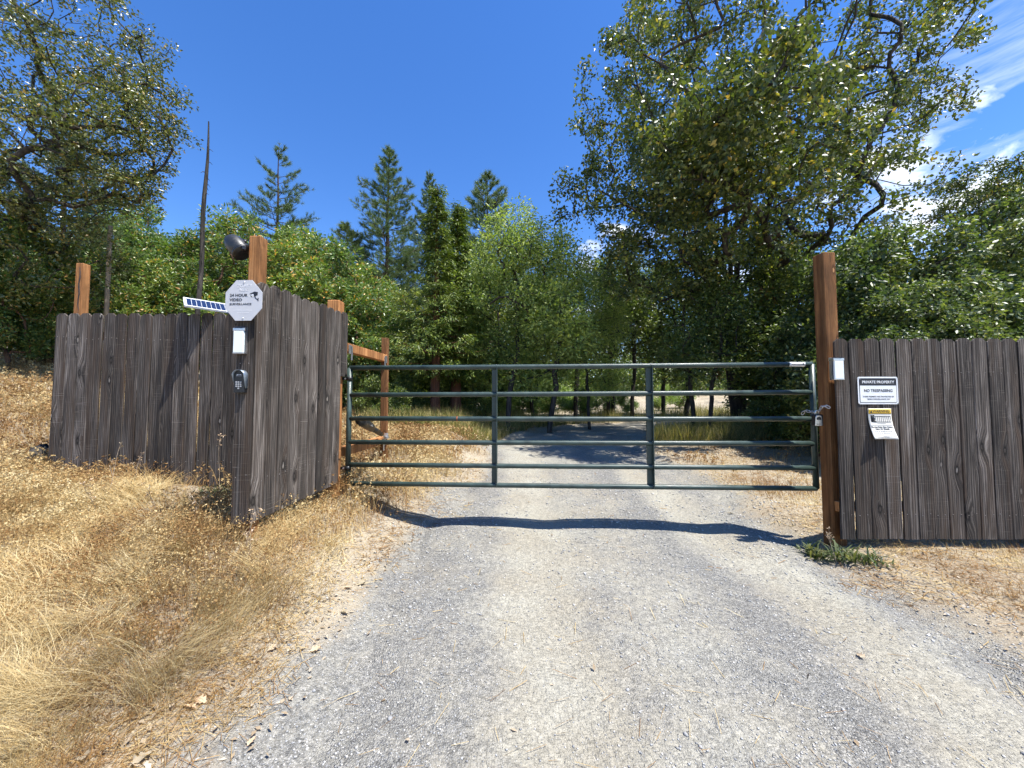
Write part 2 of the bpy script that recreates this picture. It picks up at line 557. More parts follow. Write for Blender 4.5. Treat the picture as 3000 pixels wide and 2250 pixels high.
vor = t('ShaderNodeTexVoronoi', i_Vector=tc, i_Scale=115.0)
vor2 = t('ShaderNodeTexVoronoi', i_Vector=tc, i_Scale=260.0)
vs_ = t.sep(vor.outputs['Color'])
stone = t.ramp(vs_[0], [(0.0, (0.10, 0.10, 0.10)), (0.35, (0.20, 0.20, 0.195)), (0.75, (0.31, 0.305, 0.285)), (1.0, (0.47, 0.45, 0.41))])
stone = t.mix(t.ramp(vor.outputs['Distance'], [(0.35, 0.0), (0.7, 0.6)]), stone, (0.20, 0.19, 0.165))
fine = t.ramp(t.sep(vor2.outputs['Color'])[1], [(0.0, 0.78), (1.0, 1.2)])
dustc = t.mix(1.0, dustc, fine, 'MULTIPLY')
keep = t.ramp(vs_[1], [(0.84, 0.0), (0.88, 0.75)])          # single stones show through the dust
amt = t.math('MAXIMUM', t.math('SUBTRACT', 1.0, gr), t.math('MULTIPLY', keep, 0.6), clamp=True)
amt = t.ramp(amt, [(0.15, 0.05), (0.85, 0.85)])
rc = t.mix(amt, dustc, stone)
rc = t.mix(1.0, rc, t.ramp(t.noise(tc, 30.0, 4.0, 0.7), [(0.3, 0.80), (0.7, 1.16)]), 'MULTIPLY')
onroad = t('ShaderNodeAttribute', attribute_name='on_drive').outputs['Fac']
edge_n = t.math('ADD', t.math('MULTIPLY', t.math('SUBTRACT', t.noise(tc, 4.0, 6.0, 0.7), 0.5), 1.0), t.math('MULTIPLY', t.math('SUBTRACT', n2, 0.5), 0.8))
ef = t.ramp(t.math('ADD', onroad, edge_n), [(0.28, 0.0), (0.72, 1.0)])
c = t.mix(ef, earth, rc)
p = principled(t, out, i_Base_Color=c, i_Roughness=0.93)
p.inputs['Specular IOR Level'].default_value = 0.15
hh = t.math('ADD', t.math('MULTIPLY', t.math('MULTIPLY', t.math('SUBTRACT', 0.8, vor.outputs['Distance']), t.math('MULTIPLY', amt, ef)), 0.9), t.math('MULTIPLY', t.noise(tc, 70.0, 4.0, 0.7), 0.6))
hh = t.math('ADD', hh, t.math('MULTIPLY', straw, 0.35))
bump(t, p, hh, 1.0, 0.016)

m, t, out = mat('pebble_stone')
M_PEBBLE = m
g_ = t('ShaderNodeNewGeometry').outputs['Random Per Island']
oi = t('ShaderNodeObjectInfo').outputs['Random']
rr = t.math('FRACT', t.math('ADD', g_, oi))
c = t.ramp(rr, [(0.0, (0.21, 0.207, 0.20)), (0.35, (0.28, 0.277, 0.268)), (0.7, (0.37, 0.365, 0.345)), (0.92, (0.46, 0.43, 0.38)), (1.0, (0.6, 0.58, 0.54))])
p = principled(t, out, i_Base_Color=c, i_Roughness=0.85)
p.inputs['Specular IOR Level'].default_value = 0.25

# ------------------------------------------------------------------ terrain and driveway
BY = np.array([-60, -10, 0, 2, 3.5, 4.5, 6, 9, 12, 16, 25, 40, 80, 200, 900.])
BZ = np.array([-3.0, -1.6, -1.42, -1.40, -1.33, -1.27, -1.17, -1.0, -.87, -.78, -.55, .1, 3.0, 9.0, 30.0])
XY = np.array([-60, -5, 2, 4, 6, 9, 11, 13, 15, 17, 20, 30, 900.])
XC = np.array([.9, .9, .85, .95, 1.15, 1.2, 1.9, 3.6, 7.0, 12, 20, 48, 200.])
HY = np.array([-60, 0, 2, 4, 6, 9, 11, 13, 15, 17, 30, 900.])
HW = np.array([2.0, 2.0, 2.0, 2.1, 1.9, 1.75, 1.9, 2.6, 4.0, 5.0, 6.5, 6.5])


def road_c(Y):
    return np.interp(Y, XY, XC)


def road_h(Y):
    return np.interp(Y, HY, HW)


def hbase(X, Y):
    """ground level without the dip of the drive"""
    X = np.asarray(X, float)
    Y = np.asarray(Y, float)
    z = np.interp(Y, BY, BZ)
    d = np.clip(road_c(np.clip(Y, -60, 9)) - road_h(Y) - X, 0, 60)
    A = np.interp(Y, [-2, 1.0, 2.0, 3.0], [0.06, 0.08, 0.18, 0.34])
    z = z + A * sstep(0.0, 1.0, d) + 0.055 * np.clip(d - 0.9, 0, None) + 0.12 * np.clip(d - 4.0, 0, 30)
    e = np.clip(X - road_c(np.clip(Y, -60, 9)) - road_h(Y), 0, 80)
    z = z + 0.012 * e + 0.03 * np.clip(e - 7, 0, None)
    return z + EYE


def off_road(X, Y):
    """metres outside the drive's edge (negative on it)"""
    return np.abs(np.asarray(X, float) - road_c(Y)) - road_h(Y)


def hgt(X, Y):
    X = np.asarray(X, float)
    Y = np.asarray(Y, float)
    bumps = (vnoise(X, Y, 1.3, 3) - 0.5) * 0.05 + (vnoise(X, Y, 4.0, 4) - 0.5) * 0.022
    dip = 0.085 * (1 - sstep(-0.35, 0.15, off_road(X, Y)))
    near = np.clip(1 - np.hypot(X, Y - 4) / 60, 0.2, 1)
    return hbase(X, Y) + bumps * near - dip + (vnoise(X, Y, 0.08, 9) - 0.5) * 0.5 * sstep(15, 40, np.hypot(X, Y))


def H(x, y):
    return float(hgt(np.array([x]), np.array([y]))[0])


def graded(lo, hi, c, dense, step, grow=1.12):
    a = list(np.arange(c - dense, c + dense, step))
    s = step
    v = a[-1]
    while v < hi:
        s *= grow
        v += s
        a.append(v)
    s = step
    v = a[0]
    while v > lo:
        s *= grow
        v -= s
        a.insert(0, v)
    return np.array(a)


gx = graded(-900, 900, 0, 9, 0.09)
gy = graded(-80, 1500, 5.5, 8, 0.09)
GX, GY = np.meshgrid(gx, gy)
GZ = hgt(GX, GY)
nx, ny = len(gx), len(gy)
idx = np.arange(nx * ny).reshape(ny, nx)
q = np.stack([idx[:-1, :-1].ravel(), idx[:-1, 1:].ravel(), idx[1:, 1:].ravel(), idx[1:, :-1].ravel()], 1)


def drive_attr(o_, X_, Y_):
    at = o_.data.attributes.new('on_drive', 'FLOAT', 'POINT')
    val = 1 - sstep(-0.45, 0.40, off_road(X_, Y_) + (vnoise(X_, Y_, 1.5, 61) - .5) * .55)
    at.data.foreach_set('value', val.ravel().astype(np.float32))


ground = link('ground', mesh_np('ground', np.stack([GX.ravel(), GY.ravel(), GZ.ravel()], 1), q, M_GROUND, True))
drive_attr(ground, GX, GY)
tag(ground, 'straw coloured dry ground rising to one side of the drive', 'ground', kind='structure')

ry = np.concatenate([np.arange(-4, 9, 0.05), np.arange(9, 20, 0.12), np.arange(20, 30, 0.4)])
rt = np.linspace(-1.12, 1.12, 110)
RT, RY = np.meshgrid(rt, ry)
RX = road_c(RY) + RT * road_h(RY)


def road_z(X_, Y_):
    """surface of the drive: worn wheel tracks, edges feathering under the verge"""
    X_ = np.asarray(X_, float)
    Y_ = np.asarray(Y_, float)
    c_ = road_c(Y_)
    e_ = np.abs(X_ - c_) / road_h(Y_) - (0.97 + (vnoise(X_, Y_, 1.6, 21) - 0.5) * 0.20 + (vnoise(X_, Y_, 6.0, 22) - 0.5) * 0.09)
    z = hbase(X_, Y_) - 0.022 + (vnoise(X_, Y_, 0.9, 23) - 0.5) * 0.03 + (vnoise(X_, Y_, 5.0, 24) - 0.5) * 0.010
    z = z - 0.022 * np.exp(-((X_ - c_ + 0.62) / 0.28) ** 2) - 0.022 * np.exp(-((X_ - c_ - 1.05) / 0.28) ** 2)
    z = z + (vnoise(X_, Y_, 0.08, 9) - 0.5) * 0.5 * sstep(15, 40, np.hypot(X_, Y_))
    return z - 0.10 * sstep(-0.34, 0.12, e_)


RZ = road_z(RX, RY)
n_t, n_y = len(rt), len(ry)
idx = np.arange(n_t * n_y).reshape(n_y, n_t)
q = np.stack([idx[:-1, :-1].ravel(), idx[:-1, 1:].ravel(), idx[1:, 1:].ravel(), idx[1:, :-1].ravel()], 1)
drive = link('driveway', mesh_np('driveway', np.stack([RX.ravel(), RY.ravel(), RZ.ravel()], 1), q, M_GROUND, True))
drive_attr(drive, RX, RY)
tag(drive, 'pale gravel and dust driveway running under the gate', 'driveway', kind='structure')


# ------------------------------------------------------------------ fences
def board_mesh(w_, L, top=True, thick=0.017, seed=0, cut=None):
    r_ = np.random.default_rng(seed)
    zs = list(np.linspace(0, L - 0.034, 11))
    wid = [w_] * 11
    if top:
        zs += [L - 0.027, L - 0.003, L]
        wid += [w_ - 0.006, w_ - 0.058, w_ - 0.066]
    else:
        zs += [L]
        wid += [w_]
    ph = r_.uniform(0, 6.28, 4)
    bow = r_.normal(0, 0.003)
    cup = r_.normal(0, 0.0025)
    tw = r_.normal(0, 0.012)
    vs, fs = [], []
    ch = 0.0038
    for i, (z, ww) in enumerate(zip(zs, wid)):
        s = z / L
        ox = bow * math.sin(math.pi * s) + 0.0012 * math.sin(9 * s + ph[0])
        el_ = 0.0016 * math.sin(7 * s + ph[1]) + 0.0010 * math.sin(23 * s + ph[2])
        er_ = 0.0016 * math.sin(6 * s + ph[2]) + 0.0010 * math.sin(19 * s + ph[3])
        h = ww / 2
        xs = [-h + el_ + ch, 0.0, h + er_ - ch, h + er_, h + er_, h + er_ - ch, 0.0, -h + el_ + ch, -h + el_, -h + el_]
        ys = [-thick / 2, -thick / 2 + cup, -thick / 2, -thick / 2 + ch, thick / 2 - ch, thick / 2, thick / 2 + cup, thick / 2, thick / 2 - ch, -thick / 2 + ch]
        a = tw * (s - 0.3)
        for x, y in zip(xs, ys):
            vs.append((ox + x * math.cos(a) - y * math.sin(a), x * math.sin(a) + y * math.cos(a), z))
    n = 10
    for i in range(len(zs) - 1):
        for k in range(n):
            j = (k + 1) % n
            fs.append((i * n + k, i * n + j, (i + 1) * n + j, (i + 1) * n + k))
    fs.append(tuple(reversed(range(n))))
    fs.append(tuple(range((len(zs) - 1) * n, len(zs) * n)))
    me = bpy.data.meshes.new('board')
    me.from_pydata(vs, [], fs)
    me.materials.append(M_BOARD)
    me.update()
    return me


nail_me = MB().tube([(0, 0.004, 0), (0, -0.0012, 0), (0, -0.0022, 0)], [0.0042, 0.0042, 0.0025], 7).mesh('nail', M_NAIL)


def post(parent, x, y, z0, z1, s=0.14, rz=0.0, s2=None, name='post'):
    mb = MB()
    n = 9
    s2 = s2 or s
    for i in range(n):
        pass
    hs_ = s / 2
    vs = []
    c = 0.006
    prof = [(-hs_ + c, -s2 / 2), (hs_ - c, -s2 / 2), (hs_, -s2 / 2 + c), (hs_, s2 / 2 - c), (hs_ - c, s2 / 2), (-hs_ + c, s2 / 2), (-hs_, s2 / 2 - c), (-hs_, -s2 / 2 + c)]
    L = z1 - z0
    tw = random.uniform(-0.02, 0.02)
    fs = []
    for i in range(n + 1):
        s_ = i / n
        zz = L * s_
        k = 1.0
        if i == n:
            k = 0.94
        a = tw * s_
        for px_, py_ in prof:
            vs.append(((px_ * math.cos(a) - py_ * math.sin(a)) * k, (px_ * math.sin(a) + py_ * math.cos(a)) * k, zz if i < n else zz))
        if i == n - 1:
            pass
    m_ = len(prof)
    # pull the ring below the top up so that only the arris is eased
    for j in range(m_):
        x0, y0, _ = vs[(n - 1) * m_ + j]
        vs[(n - 1) * m_ + j] = (x0, y0, L - 0.006)
    for i in range(n):
        for k in range(m_):
            j = (k + 1) % m_
            fs.append((i * m_ + k, i * m_ + j, (i + 1) * m_ + j, (i + 1) * m_ + k))
    fs.append(tuple(range(n * m_, (n + 1) * m_)))
    mb.add(vs, fs)
    return mb.build(name, M_POST, parent, loc=(x, y, z0), rot=(0, 0, rz))


def add_board(fence, x, zb, zt, w_, seed, y=0.0, rz=0.0, lean=0.0, top=True, nails=(0.25, 1.55)):
    o = link('board', board_mesh(w_, zt - zb, top, seed=seed), fence, (x, y, zb), (0, lean, rz))
    for zz in nails:
        if zz > zt - zb:
            continue
        for s_ in (-1, 1):
            link('nail', nail_me, o, (s_ * w_ * 0.27 + random.uniform(-.006, .006), -0.0085, zz + random.uniform(-.012, .012)))
    return o


# fence along the grass bank, parallel with the gate
xl, _ = U(690, 915, 4.09)
lf_dir = R(-3.4)
left_fence = thing('board_fence', 'weathered grey board fence across the dry grass bank with a solar panel over it', 'fence', (-1.93, 4.03, 0.0), lf_dir)
pitch = 0.1405
for i in range(22):
    x = -0.08 - pitch * i
    zt = EYE + 0.955 + random.uniform(-.006, .006) + 0.0016 * max(0, i - 6)
    zb = EYE - 0.868 + random.uniform(-.006, .006)
    if x < -2.15:
        zb += 0.03 * (-(x + 2.15))
    add_board(left_fence, x, zb, zt, pitch - (0.012 if i in (9, 17) else 0.004) - random.uniform(0, .003), 100 + i,
              y=random.uniform(-.006, .006), lean=random.uniform(-.004, .004) + (0.006 if i == 17 else 0))
for zz in (0.30, 1.60):
    MB().box((-1.52, 0.034, EYE - 0.868 + zz), (2.9, 0.04, 0.088)).build('rail', M_POST, left_fence, bevel=0.003)
post(left_fence, -2.94, 0.10, H(-4.86, 4.25) - 0.3, U(228, 774, 4.30)[1], 0.084, R(3))
# long drying crack down the sawn post
MB().tube([(-2.925 + 0.006 * math.sin(k * 1.9), 0.0575, EYE + 0.98 + k * 0.06) for k in range(10)], [0.001, .003, .004, .004, .0055, .005, .0045, .005, .004, .001], 5).build('crack', M_INK, left_fence)

# wing that comes forward from the hinge post
wx0, wy0 = -1.962, 2.93
wx1, wy1 = -1.835, 4.27
wang = math.atan2(wy1 - wy0, wx1 - wx0)
wing = thing('board_fence', 'weathered grey board fence wing carrying the octagonal sign and the keypad', 'fence', (wx0, wy0, 0.0), wang)
wl = math.hypot(wx1 - wx0, wy1 - wy0)
nb = 10
pw = wl / nb
for i in range(nb):
    zt = EYE + 0.945 + 0.048 * (i / nb) + random.uniform(-.008, .008)
    zb = EYE - 0.895 + 0.06 * (i / nb)
    if i == nb - 1:
        zb = U(1003, 1103, 4.2)[1]
    add_board(wing, pw * (i + 0.5), zb, zt, pw - 0.005 - random.uniform(0, .003), 300 + i, y=random.uniform(-.005, .005),
              lean=random.uniform(-.003, .003), nails=(0.30, 1.45))
# the end board faces the road
bx = -0.012
fb = add_board(wing, -0.022, EYE - 0.897, EYE + 0.935, 0.128, 340, y=0.058, rz=-wang + 0.0, nails=(0.35, 1.2))
for zz in (0.32, 1.45):
    MB().box((wl / 2, 0.034, EYE - 0.88 + zz), (wl - 0.1, 0.04, 0.088)).build('rail', M_POST, wing, bevel=0.003)
post(wing, 0.075, 0.062, H(-2.0, 3.0) - 0.3, U(738, 693, 2.98)[1], 0.092, -wang + R(0.0))
post(wing, wl - 0.10, 0.085, H(-1.9, 4.2) - 0.3, U(990, 881, 4.15)[1], 0.13, -wang)

# fence beyond the latch post
rf_y = 3.53
right_fence = thing('board_fence', 'weathered grey board fence with two warning notices beside the tall latch post', 'fence', (2.955, rf_y, 0.0), 0.0)
for i in range(17):
    x = 0.07 + 0.1405 * i
    zt = EYE + 0.590 + random.uniform(-.005, .005)
    zb = EYE - 1.222 + random.uniform(-.004, .004)
    add_board(right_fence, x, zb, zt, 0.1405 - (0.010 if i == 0 else 0.004) - random.uniform(0, .002), 500 + i, y=random.uniform(-.005, .005),
              lean=random.uniform(-.003, .003), nails=(0.22, 1.5))
for zz in (0.28, 1.5):
    MB().box((1.2, 0.034, EYE - 1.222 + zz), (2.4, 0.04, 0.088)).build('rail', M_POST, right_fence, bevel=0.003)
post(right_fence, 0.075, 0.155, H(3.0, 3.7) - 0.3, U(2400, 750, 3.72)[1], 0.125, R(3))
post(right_fence, 2.35, 0.12, H(5.3, 3.7) - 0.3, EYE + 0.5, 0.10)

# ------------------------------------------------------------------ gate
gl = Vector((*[U(1022, 1240, 4.22)[0]], 4.22, 0))
gr_ = Vector((*[U(2384, 1240, 3.90)[0]], 3.90, 0))
gw = (gr_ - gl).length
gang = math.atan2(gr_.y - gl.y, gr_.x - gl.x)
gate = thing('farm_gate', 'dark green six-rail tube steel gate closed across the gravel drive', 'gate', (gl.x, gl.y, 0), gang)
RAILS_L = [U(1040, p_, 4.22)[1] for p_ in (1078, 1157, 1226, 1295, 1361, 1416)]
RAILS_R = [U(2370, p_, 3.90)[1] for p_ in (1067, 1149, 1227, 1299, 1371, 1431)]
GR = 0.0255
st = [0.0, (1452 - 1022) / (2384 - 1022), (1905 - 1022) / (2384 - 1022), 1.0]


def along(px):
    """distance along the gate of a photograph column"""
    k = (px - 1500.0) / FPX
    # intersection of the view line with the gate line
    return (k * gl.y - gl.x) / (math.cos(gang) - k * math.sin(gang))


A1, A2 = along(1454), along(1907)
for a, b in zip(RAILS_L, RAILS_R):
    MB().tube([(0.0, 0, a), (gw * 0.25, 0, a + (b - a) * .25 - .002), (gw * .5, 0, (a + b) / 2 - .003), (gw * .75, 0, a + (b - a) * .75 - .002), (gw, 0, b)], GR, 16).build('rail', M_GATE, gate, True)
MB().tube([(0, 0, RAILS_L[0]), (0, 0, RAILS_L[-1])], 0.0275, 16).build('end_upright', M_GATE, gate, True)
MB().tube([(gw, 0, RAILS_R[0]), (gw, 0, RAILS_R[-1])], 0.0275, 16).build('end_upright', M_GATE, gate, True)
for a in (A1, A2):
    f_ = a / gw
    zt = RAILS_L[0] + (RAILS_R[0] - RAILS_L[0]) * f_
    zb = RAILS_L[-1] + (RAILS_R[-1] - RAILS_L[-1]) * f_
    mb = MB().box((a - 0.018, 0.006, (zt + zb) / 2), (0.048, 0.006, zt - zb))
    mb.box((a + 0.009, -0.012, (zt + zb) / 2 - 0.006), (0.007, 0.060, zt - zb + 0.028))
    mb.box((a - 0.044, 0.016, (zt + zb) / 2), (0.007, 0.026, zt - zb))
    br = mb.build('brace_channel', M_GATE, gate, bevel=0.0012)
    for ra, rb in zip(RAILS_L, RAILS_R):
        zz = ra + (rb - ra) * f_
        MB().tube([(a + 0.0, -0.0225, zz + 0.019), (a + 0.004, -0.024, zz + 0.021)], [0.004, 0.002], 6).build('weld', M_GALV, br, True)
for zz in (U(1012, 1109, 4.2)[1], U(1012, 1372, 4.2)[1]):
    hb = MB().box((-0.045, 0.0, zz), (0.075, 0.012, 0.030))
    hg = hb.build('hinge', M_GATE_DARK, gate, bevel=0.002)
    MB().tube([(0, 0, zz - .022), (0, 0, zz + .022)], 0.033, 14).build('hinge_band', M_GATE_DARK, hg, True)
    MB().tube([(-0.045, -0.012, zz), (-0.045, 0.012, zz)], 0.010, 6).build('bolt', M_GALV, hg)
MB().box((-0.115, 0.0, (RAILS_L[1] + RAILS_L[-1]) / 2 - .02), (0.022, 0.05, RAILS_L[1] - RAILS_L[-1] + .05)).build('hinge_strip', M_GATE_DARK, gate, bevel=0.002)
# maker's label wrapped on the top rail
s0, s1 = along(2312), along(2358)
z_l = RAILS_R[0]
mb = MB()
vs, fs = [], []
NA = 8
for i in range(2):
    for k in range(NA + 1):
        a = R(-105 + 150 * k / NA)
        vs.append(((s0, s1)[i], -math.cos(a) * (GR + .0012), z_l + .0008 + math.sin(a) * (GR + .0012)))
for k in range(NA):
    fs.append((k, k + NA + 1, k + NA + 2, k + 1))
mb.add(vs, fs)
lab = mb.build('label_strip', M_WHITE, gate, True)
for k in range(9):
    ww = 0.006 + 0.005 * random.random()
    MB().box((s0 + .022 + k * .0115, -GR - .0022, z_l - .003), (ww, .0012, .007)).build('print', M_GREYINK, lab)
MB().tube([(s1 - .022, -GR - .0028, z_l), (s1 - .022, -GR - .0016, z_l)], .008, 8).build('emblem', M_INK, lab)
MB().tube([(along(1338), 0, RAILS_L[2] + (RAILS_R[2] - RAILS_L[2]) * .23 - .0012), (along(1342), 0, RAILS_L[2] + (RAILS_R[2] - RAILS_L[2]) * .23 - .0012)], GR + .0012, 14).build('rust_ring', M_RUST, gate, True)

# ------------------------------------------------------------------ H-brace behind the hinge post, with the gate opener
brace = thing('brace_frame', 'orange timber brace post with two rails and metal brackets behind the gate hinge', 'fence brace', (0, 0, 0))
bpx = U(1126, 1180, 5.55)[0]
post(brace, bpx, 5.55, H(bpx, 5.55) - 0.3, U(1126, 991, 5.55)[1], 0.092, R(6), name='post')
for (ya, yb_, nm) in ((U(1020, 1017, 4.36)[1], U(1125, 1050, 5.52)[1], 'a'), (U(1020, 1323, 4.36)[1], U(1120, 1288, 5.52)[1], 'b')):
    a = Vector((wx1 - 0.075, 4.36, ya))
    b = Vector((bpx, 5.51, yb_))
    d = b - a
    mtx = d.to_track_quat('X', 'Z').to_matrix()
    MB().box((a + b) / 2, (d.length, 0.088, 0.10), mtx).build('rail', M_POST, brace, bevel=0.004)
    for c_, s_ in ((a + d.normalized() * .05, 1), (b - d.normalized() * .045, -1)):
        MB().box((c_.x + .048, c_.y, c_.z - .02), (.004, .075, .10)).box((c_.x + .048, c_.y + .045 * -s_ * -1, c_.z - .06), (.004, .04, .16)).build('bracket', M_GALV, brace)
opener = thing('gate_opener', 'black linear gate opener arm between the brace post and the gate', 'gate opener', (0, 0, 0))
a = Vector((-1.70, 4.42, U(1030, 1237, 4.42)[1]))
b = Vector((bpx + 0.06, 5.42, U(1112, 1280, 5.42)[1]))
d = (b - a)
pt = lambda s_: a + d * s_
MB().tube([pt(-.12), pt(0.0), pt(.05), pt(.34), pt(.36)], [.052, .056, .056, .050, .040], 14).build('motor_housing', M_BLACK_FADED, opener, True)
MB().tube([pt(.36), pt(.66)], .034, 12).build('tube', M_BLACK_FADED, opener, True)
MB().tube([pt(.66), pt(.80)], .028, 12).build('end_collar', M_BLACK, opener, True)
MB().tube([pt(.80), pt(1.02)], .011, 10).build('rod', M_STEEL, opener, True)
MB().box(pt(1.03) + Vector((.0, .02, -.005)), (.06, .09, .03)).box(pt(1.03) + Vector((0, .03, .03)), (.05, .02, .05)).build('mount', M_GALV, opener, bevel=.002)
MB().box(pt(.18) + Vector((.048, -.02, .004)), (.012, .09, .022), d.to_track_quat('Y', 'Z').to_matrix()).build('label_strip', M_KEY, opener)


# ------------------------------------------------------------------ lettering
def text(s_, size, m_, parent, x, y, z, align='CENTER', bold=0.0, squeeze=1.0, name='lettering', rz=0.0, width=None):
    cu = bpy.data.curves.new('lettering', 'FONT')
    cu.body = s_
    cu.size = size
    cu.align_x = align
    cu.align_y = 'CENTER'
    cu.offset = bold * size
    cu.extrude = 0.0006
    cu.resolution_u = 3
    tmp = bpy.data.objects.new('lettering', cu)
    COL.objects.link(tmp)
    bpy.context.view_layer.update()
    me = bpy.data.meshes.new_from_object(tmp.evaluated_get(bpy.context.evaluated_depsgraph_get()))
    dim = tmp.dimensions.x
    bpy.data.objects.remove(tmp)
    me.materials.clear()
    me.materials.append(m_)
    sc_ = squeeze if width is None else width / max(dim, 1e-6)
    return link(name, me, parent, (x, y, z), (R(90), 0, rz), (sc_, 1, 1))


# octagonal sign on the end board
ox, oz = U(714.5, 880, 2.865)
osign = thing('octagon_sign', 'grey octagonal video surveillance sign screwed to the fence corner below the black hood', 'sign', (ox, 2.865, oz), R(-1))
rw, rh, k_ = 0.140, 0.154, 0.0602
oc = [(-k_, -rh), (k_, -rh), (rw, -k_), (rw, k_), (k_, rh), (-k_, rh), (-rw, k_), (-rw, -k_)]
MB().prism(oc, -.0015, .0015).build('plate', M_SIGN, osign, bevel=.0006)
text('24 HOUR', .0300, M_INK, osign, -.107, -.0022, .0375, 'LEFT', .018, width=.135)
text('VIDEO', .0300, M_INK, osign, -.107, -.0022, .0030, 'LEFT', .018, width=.095)
text('SURVEILLANCE', .0215, M_INK, osign, -.107, -.0022, -.0290, 'LEFT', .010, width=.166)
text('SECURITY', .036, M_FAINT, osign, 0, -.0020, .108, 'CENTER', .012, width=.115)
text('ALERT', .030, M_FAINT, osign, 0, -.0020, .080, 'CENTER', .012, width=.080)
for zz, ww in ((-.076, .150), (-.094, .090)):
    for k in range(int(ww / .009)):
        MB().box((-ww / 2 + k * .009 + .004, -.0019, zz), (.0055, .0008, .007)).build('faded_print', M_FAINT, osign)
ic = MB().prism([(.050, .022), (.076, .026), (.104, .038), (.106, .062), (.080, .066), (.044, .050), (.046, .044), (.074, .050), (.076, .028)], -.0026, -.0016)
ic.build('camera_icon_body', M_INK, osign)
MB().prism([(.046, .020), (.074, .024), (.073, .047), (.045, .042)], -.0024, -.0016).build('camera_icon_face', M_WHITE, osign)
MB().tube([(.058, -.0030, .033), (.058, -.0018, .033)], .0085, 16).build('camera_icon_lens', M_INK, osign)
MB().tube([(.060, -.0036, .034), (.060, -.0026, .034)], .0040, 12).build('camera_icon_glint', M_WHITE, osign)
MB().prism([(.088, .036), (.090, .020), (.106, .008), (.106, .018), (.112, .018), (.112, -.006), (.106, -.006), (.106, .000), (.084, .016), (.082, .034)][::-1], -.0026, -.0016).build('camera_icon_bracket', M_INK, osign)
for zz in (.138, -.136):
    MB().tube([(0, .004, zz), (0, -.004, zz), (0, -.006, zz)], [.006, .006, .003], 10).build('screw', M_GALV, osign, True)


def solar_light(name, label, x, y, z, w_, h_, d_, rz=0.0):
    o = thing(name, label, 'light', (x, y, z), rz, None)
    MB().box((0, 0, 0), (w_, d_, h_)).build('back_box', M_BLACK, o, loc=(0, d_ / 2 - .002 + 0.012, 0), bevel=.003, scale=(1, .7, 1))
    # steel frame: cap that slopes forward, right and left cheeks and a foot
    MB().prism([(-d_ * .95, h_ * .36), (0.004, h_ * .36), (0.004, h_ * .52), (-d_ * .95, h_ * .47)], -w_ / 2 - .004, w_ / 2 + .004).build('cap', M_STEEL, o, loc=(0, d_, 0), rot=(0, 0, R(90)), bevel=.002)
    for s_ in (-1, 1):
        MB().box((s_ * (w_ / 2 + .001), d_ * .72, -.06 * h_), (.004, d_ * .52, h_ * .84)).build('cheek', M_STEEL, o)
    MB().box((0, d_ * .55, -h_ * .485), (w_ + .006, d_ * .85, .010)).build('foot', M_STEEL, o, bevel=.001)
    MB().box((0, d_ * .28, -h_ * .06), (w_ - .006, d_ * .5, h_ * .82)).build('diffuser', M_DIFF, o, bevel=.002)
    MB().box((0, d_ * .45, h_ * .508), (w_ * .8, d_ * .7, .003)).build('solar_cell', M_CELL, o, rot=(R(4), 0, 0))
    return o


x, z = U(701, 997, 2.875)
solar_light('solar_light', 'steel box solar light mounted above the keypad', x, 2.862, z, .080, .196, .050)
x, z = U(2463, 1079, 3.45)
solar_light('solar_light', 'steel box solar light on the fence board beside the latch post', x, 3.462, z, .088, .198, .055)

# keypad
x, z = U(701, 1118, 2.875)
kp = thing('keypad', 'black arched gate keypad with grey keys under a metal hood', 'keypad', (x, 2.866, z))
arch = [(-.040, -.082), (.040, -.082), (.040, .050)] + [(.040 * math.cos(R(a)), .050 + .034 * math.sin(R(a))) for a in range(15, 180, 15)] + [(-.040, .050)]
MB().prism(arch, 0.006, .047).build('body', M_BLACK, kp, bevel=.002)
hood_o = [(.0425, -.05), (.0425, .050)] + [(.0425 * math.cos(R(a)), .050 + .0365 * math.sin(R(a))) for a in range(15, 180, 15)] + [(-.0425, .050), (-.0425, -.02)]
vs, fs = [], []
for (x_, z_) in hood_o:
    fr = -.012 if z_ > .03 else .012
    vs += [(x_, fr, z_), (x_, .046, z_)]
nh = len(hood_o)
for k in range(nh - 1):
    fs.append((2 * k, 2 * k + 2, 2 * k + 3, 2 * k + 1))
mb = MB()
mb.add(vs, fs)
ho = mb.build('hood', M_HOOD, kp, True)
sm = ho.modifiers.new('thick', 'SOLIDIFY')
sm.thickness = .002
for r_ in range(3):
    for c_ in range(3):
        MB().box((-.019 + c_ * .0165, .0045, -.004 - r_ * .0155), (.011, .004, .010)).build('key', M_KEY, kp, bevel=.001)
MB().box((-.0025, .0045, -.0505), (.011, .004, .010)).build('key', M_KEY, kp, bevel=.001)
MB().prism([(-.020, .044), (-.004, .050), (.000, .047), (.006, .051), (.018, .046), (.014, .054), (-.002, .052), (-.016, .055)], .0045, .0062).build('logo', M_FAINT, kp)
for k in range(6):
    MB().box((-.020 + k * .0072, .0052, .038), (.0052, .0015, .004)).build('print', M_GREYINK, kp)

